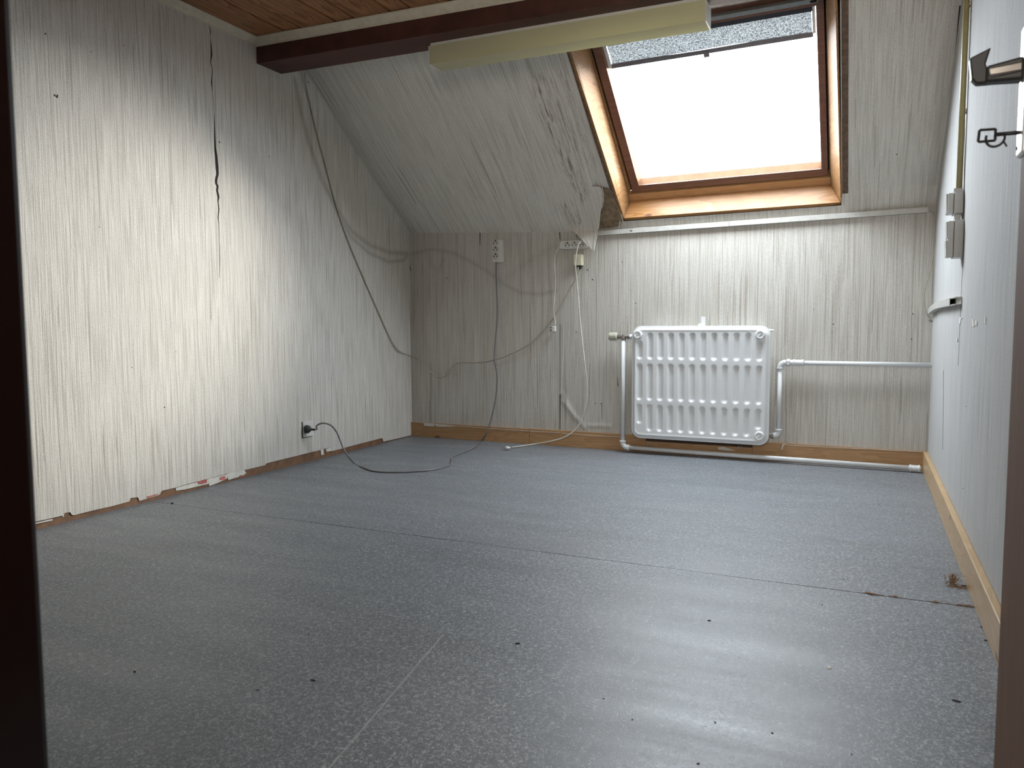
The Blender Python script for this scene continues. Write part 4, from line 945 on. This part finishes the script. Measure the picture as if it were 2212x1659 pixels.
# ------------------------------------------------------------ doorway: jamb, leaf, handle, key
bm = bmesh.new(); box(bm, JL-.02, JL, YF-.16, YF+.0, 0, JH); struct(fin('trim_4', bm, m_jamb, bevel=.007, seg=3))
bm = bmesh.new(); box(bm, JR+.03, JR+.05, YF-.16, YF, 0, JH); box(bm, JL, JR+.03, YF-.16, YF, JH, JH+.02); struct(fin('trim_5', bm, m_jamb, bevel=.002))
DX, DY = .190, 1.295
door = empty('door_1', T((DX, YF+.01, .008)), kind='structure'); door.rotation_euler = (0, 0, 0)
bm = bmesh.new(); box(bm, 0, .038, 0, DY-YF-.01, 0, 1.97); fin('leaf', bm, m_door, door, bevel=.002)
D = lambda x, y, off=0.0: onpl(x, y, (DX-off, 0, 0), Vector((1, 0, 0)))
di = T((-DX, -(YF+.01), -.008))
LY = DY-YF-.01
zp0, zp1 = .965-.008-.045, 1.10-.008
bm = bmesh.new(); box(bm, -.009, 0, LY-.062, LY-.016, .935, 1.108); esc = fin('escutcheon_plate', bm, m_plate, door, bevel=.004, seg=3)
bm = bmesh.new(); lathe(bm, [(.003, 0), (.002, .001)], axisM((-.009, LY-.024, .948), (-1, 0, 0)), 10); fin('screw', bm, m_dark, esc)
# lever handle: neck plus broad blade
hz = 1.048; hy = LY-.040
hd = empty('door_handle', Matrix.Identity(4)); hd.parent = door; hd.matrix_world = door.matrix_world
bm = bmesh.new(); hexa(bm, [(-.009, hy-.013, hz-.015), (-.009, hy+.013, hz-.015), (-.009, hy+.013, hz+.015), (-.009, hy-.013, hz+.015)], [(-.052, hy-.011, hz-.013), (-.052, hy+.011, hz-.013), (-.052, hy+.011, hz+.008), (-.052, hy-.011, hz+.008)])
fin('neck', bm, m_handle, hd, bevel=.003)
bm = bmesh.new()
bl_ = [(-.044, hz-.0135), (-.062, hz-.013), (-.068, hz-.006), (-.071, hz+.018), (-.0715, hz+.022), (-.0465, hz+.033), (-.052, hz+.012)]
# blade: wedge-shaped lever pointing back towards the hinge
hexa(bm, [(x, hy+.011, z) for x, z in bl_], [(x, hy-.004, z+.001) for x, z in bl_]); fin('lever', bm, m_handle, hd, bevel=.002)
bm = bmesh.new(); hexa(bm, [(-.012, hy-.012, hz-.006), (-.048, hy-.013, hz-.009), (-.050, hy-.013, hz+.003), (-.012, hy-.012, hz+.008)], [(-.012, hy-.016, hz-.004), (-.048, hy-.018, hz-.007), (-.050, hy-.018, hz+.002), (-.012, hy-.016, hz+.006)]); fin('bright_face', bm, m_chrome, hd, bevel=.001)  # brighter nickel face on the near side of the neck
# key
kz = .966
key = empty('door_key', T((DX-.009, YF+.01+hy, kz+.008)), 'dark key with a wire ring standing in the lock below the handle', 'key')
bm = bmesh.new(); tube(bm, [(.012, 0, 0), (-.030, 0, 0)], .0028, 10, 0); fin('shank', bm, m_handle, key, smooth=True)
bm = bmesh.new(); tube(bm, [(-.028, 0, -.007), (-.028, 0, .007), (-.0285, 0, .0075), (-.046, 0, .008), (-.047, 0, .007), (-.048, 0, -.007), (-.047, 0, -.0078), (-.029, 0, -.0078), (-.028, 0, -.007)], .0018, 8, 0); fin('bow', bm, m_handle, key)
bm = bmesh.new(); tube(bm, [(-.028+.011*math.cos(t), .002*math.sin(t*2), -.004+.012*math.sin(t)) for t in [math.pi*(.9 + 1.25*k/14) for k in range(15)]], .0017, 8, 0); fin('ring', bm, m_handle, key, smooth=True)
bm = bmesh.new(); tube(bm, [(-.018, 0, -.010), (-.014, .001, -.017)], .0012, 6, 0); fin('ring_tip', bm, m_handle, key)

# ------------------------------------------------------------ debris on the floor
sc_ = FL(2057, 1262); st = empty('lint_tuft', T(sc_), 'tuft of brown straw-like fibres on the floor by the right baseboard', 'debris')
bm = bmesh.new(); rnd = random.Random(3)
for k in range(150):
    a = rnd.uniform(0, 6.28); r_ = rnd.gauss(0, .012); z_ = rnd.uniform(.001, .026)
    P = Vector((r_*math.cos(a)*1.1, r_*math.sin(a), z_)); d = Vector((rnd.gauss(0, 1), rnd.gauss(0, 1), rnd.gauss(0, .7))).normalized()*rnd.uniform(.006, .014)
    Q_ = P+d; Q_.z = max(.0007, Q_.z); tube(bm, [P, (P+Q_)/2+Vector((rnd.gauss(0,.002), rnd.gauss(0,.002), .001)), Q_], .0005, 4, 2)
o = fin('fibres', bm, m_straw, st); o['kind'] = 'stuff'
bm = bmesh.new()
for k in range(40):
    P = Vector((rnd.uniform(-.02, .06), rnd.gauss(-.02, .008), .0008)); a = rnd.uniform(-.6, .6); tube(bm, [P, P+Vector((math.cos(a), math.sin(a), 0))*rnd.uniform(.008, .022)], .0006, 4, 0)
o = fin('loose_fibres', bm, m_straw, st); o['kind'] = 'stuff'
sd = empty('seam_fibres', T((FL(1874, 1287).x, seam_y(FL(1874, 1287).x), 0)), 'brown fibres caught in the floor seam near the right baseboard', 'debris')
o0 = Vector(sd.location)
for px__, n_ in ((1874, 26), (2072, 22), (1930, 8), (2020, 8)):
    x = FL(px__, 1290).x; bm = bmesh.new()
    for k in range(n_):
        P = Vector((x+rnd.gauss(0, .010), seam_y(x)+rnd.gauss(0, .002), rnd.uniform(.0008, .004)))-o0; a = rnd.uniform(-.5, .5); tube(bm, [P, P+Vector((math.cos(a), math.sin(a), 0))*rnd.uniform(.006, .016)], .0006, 4, 0)
    o = fin('fibre_bunch', bm, m_straw, sd); o['kind'] = 'stuff'
m_crumbw = plain('white_chip', (.8, .8, .78), .6)
def crumb(x, y, L_, w_, lab, mat=m_dark, grp=None, rot=0.0, cat='debris', nm='crumb'):
    P = FL(x, y); E_ = bpy.data.meshes.new(nm); bm = bmesh.new()
    pts = [(-.5, -.1), (-.2, -.5), (.3, -.35), (.5, .1), (.15, .4), (-.3, .35)]
    c_, s_ = math.cos(rot), math.sin(rot); f_ = lambda u, v: (u*L_*c_-v*w_*s_, u*L_*s_+v*w_*c_)
    hexa(bm, [(*f_(u, v), .0002) for u, v in pts], [(*f_(u*.7, v*.7), .0002+w_*.5) for u, v in pts]); o = fin(nm, bm, mat); o.location = P
    o['label'] = lab; o['category'] = cat
    if grp: o['group'] = grp
    return o
crumb(1118, 1391, .013, .005, 'largest black crumb on the floor, right of the pale scratch', rot=.3)
crumb(1791, 1444, .010, .006, 'white chip on the floor, right of the window glare', m_crumbw, nm='chip', rot=.2)
crumb(291, 1452, .006, .005, 'black crumb on the floor near the left door jamb')
crumb(2066, 1515, .018, .004, 'dark splinter on the floor near the right bottom corner', rot=-.2, nm='splinter')
crumb(1532, 1341, .009, .004, 'dark crumb on the floor just above the bright window glare')
crumb(2133, 1385, .016, .004, 'dark splinter touching the right baseboard, lower one', rot=-.3, nm='splinter'); crumb(2122, 1356, .012, .004, 'dark splinter touching the right baseboard, upper one', rot=-.8, nm='splinter')
crumb(372, 1088, .014, .008, 'black crumb on the floor seam near the left wall')
crumb(676, 1470, .014, .003, 'thin black sliver on the floor left of the pale scratch', nm='splinter')
crumb(2085, 1266, .022, .004, 'dark sliver beside the brown tuft', rot=.1, nm='splinter')
G_ = 'dark specks scattered over the grey floor'
for x, y in [(828,1248),(667,1371),(557,1491),(680,1173),(891,1128),(1312,1046),(1138,1254),(1894,1388),(1962,1339),(1822,1251),(1668,1584),(1840,1630),(1508,1650),(1366,1555),(1304,1510),(1776,1307),(1660,1256),(1545,1561)]:
    crumb(x, y, rnd.uniform(.003, .006), .0028, 'tiny dark speck on the grey vinyl floor', grp=G_, rot=rnd.uniform(0, 3), nm='speck')
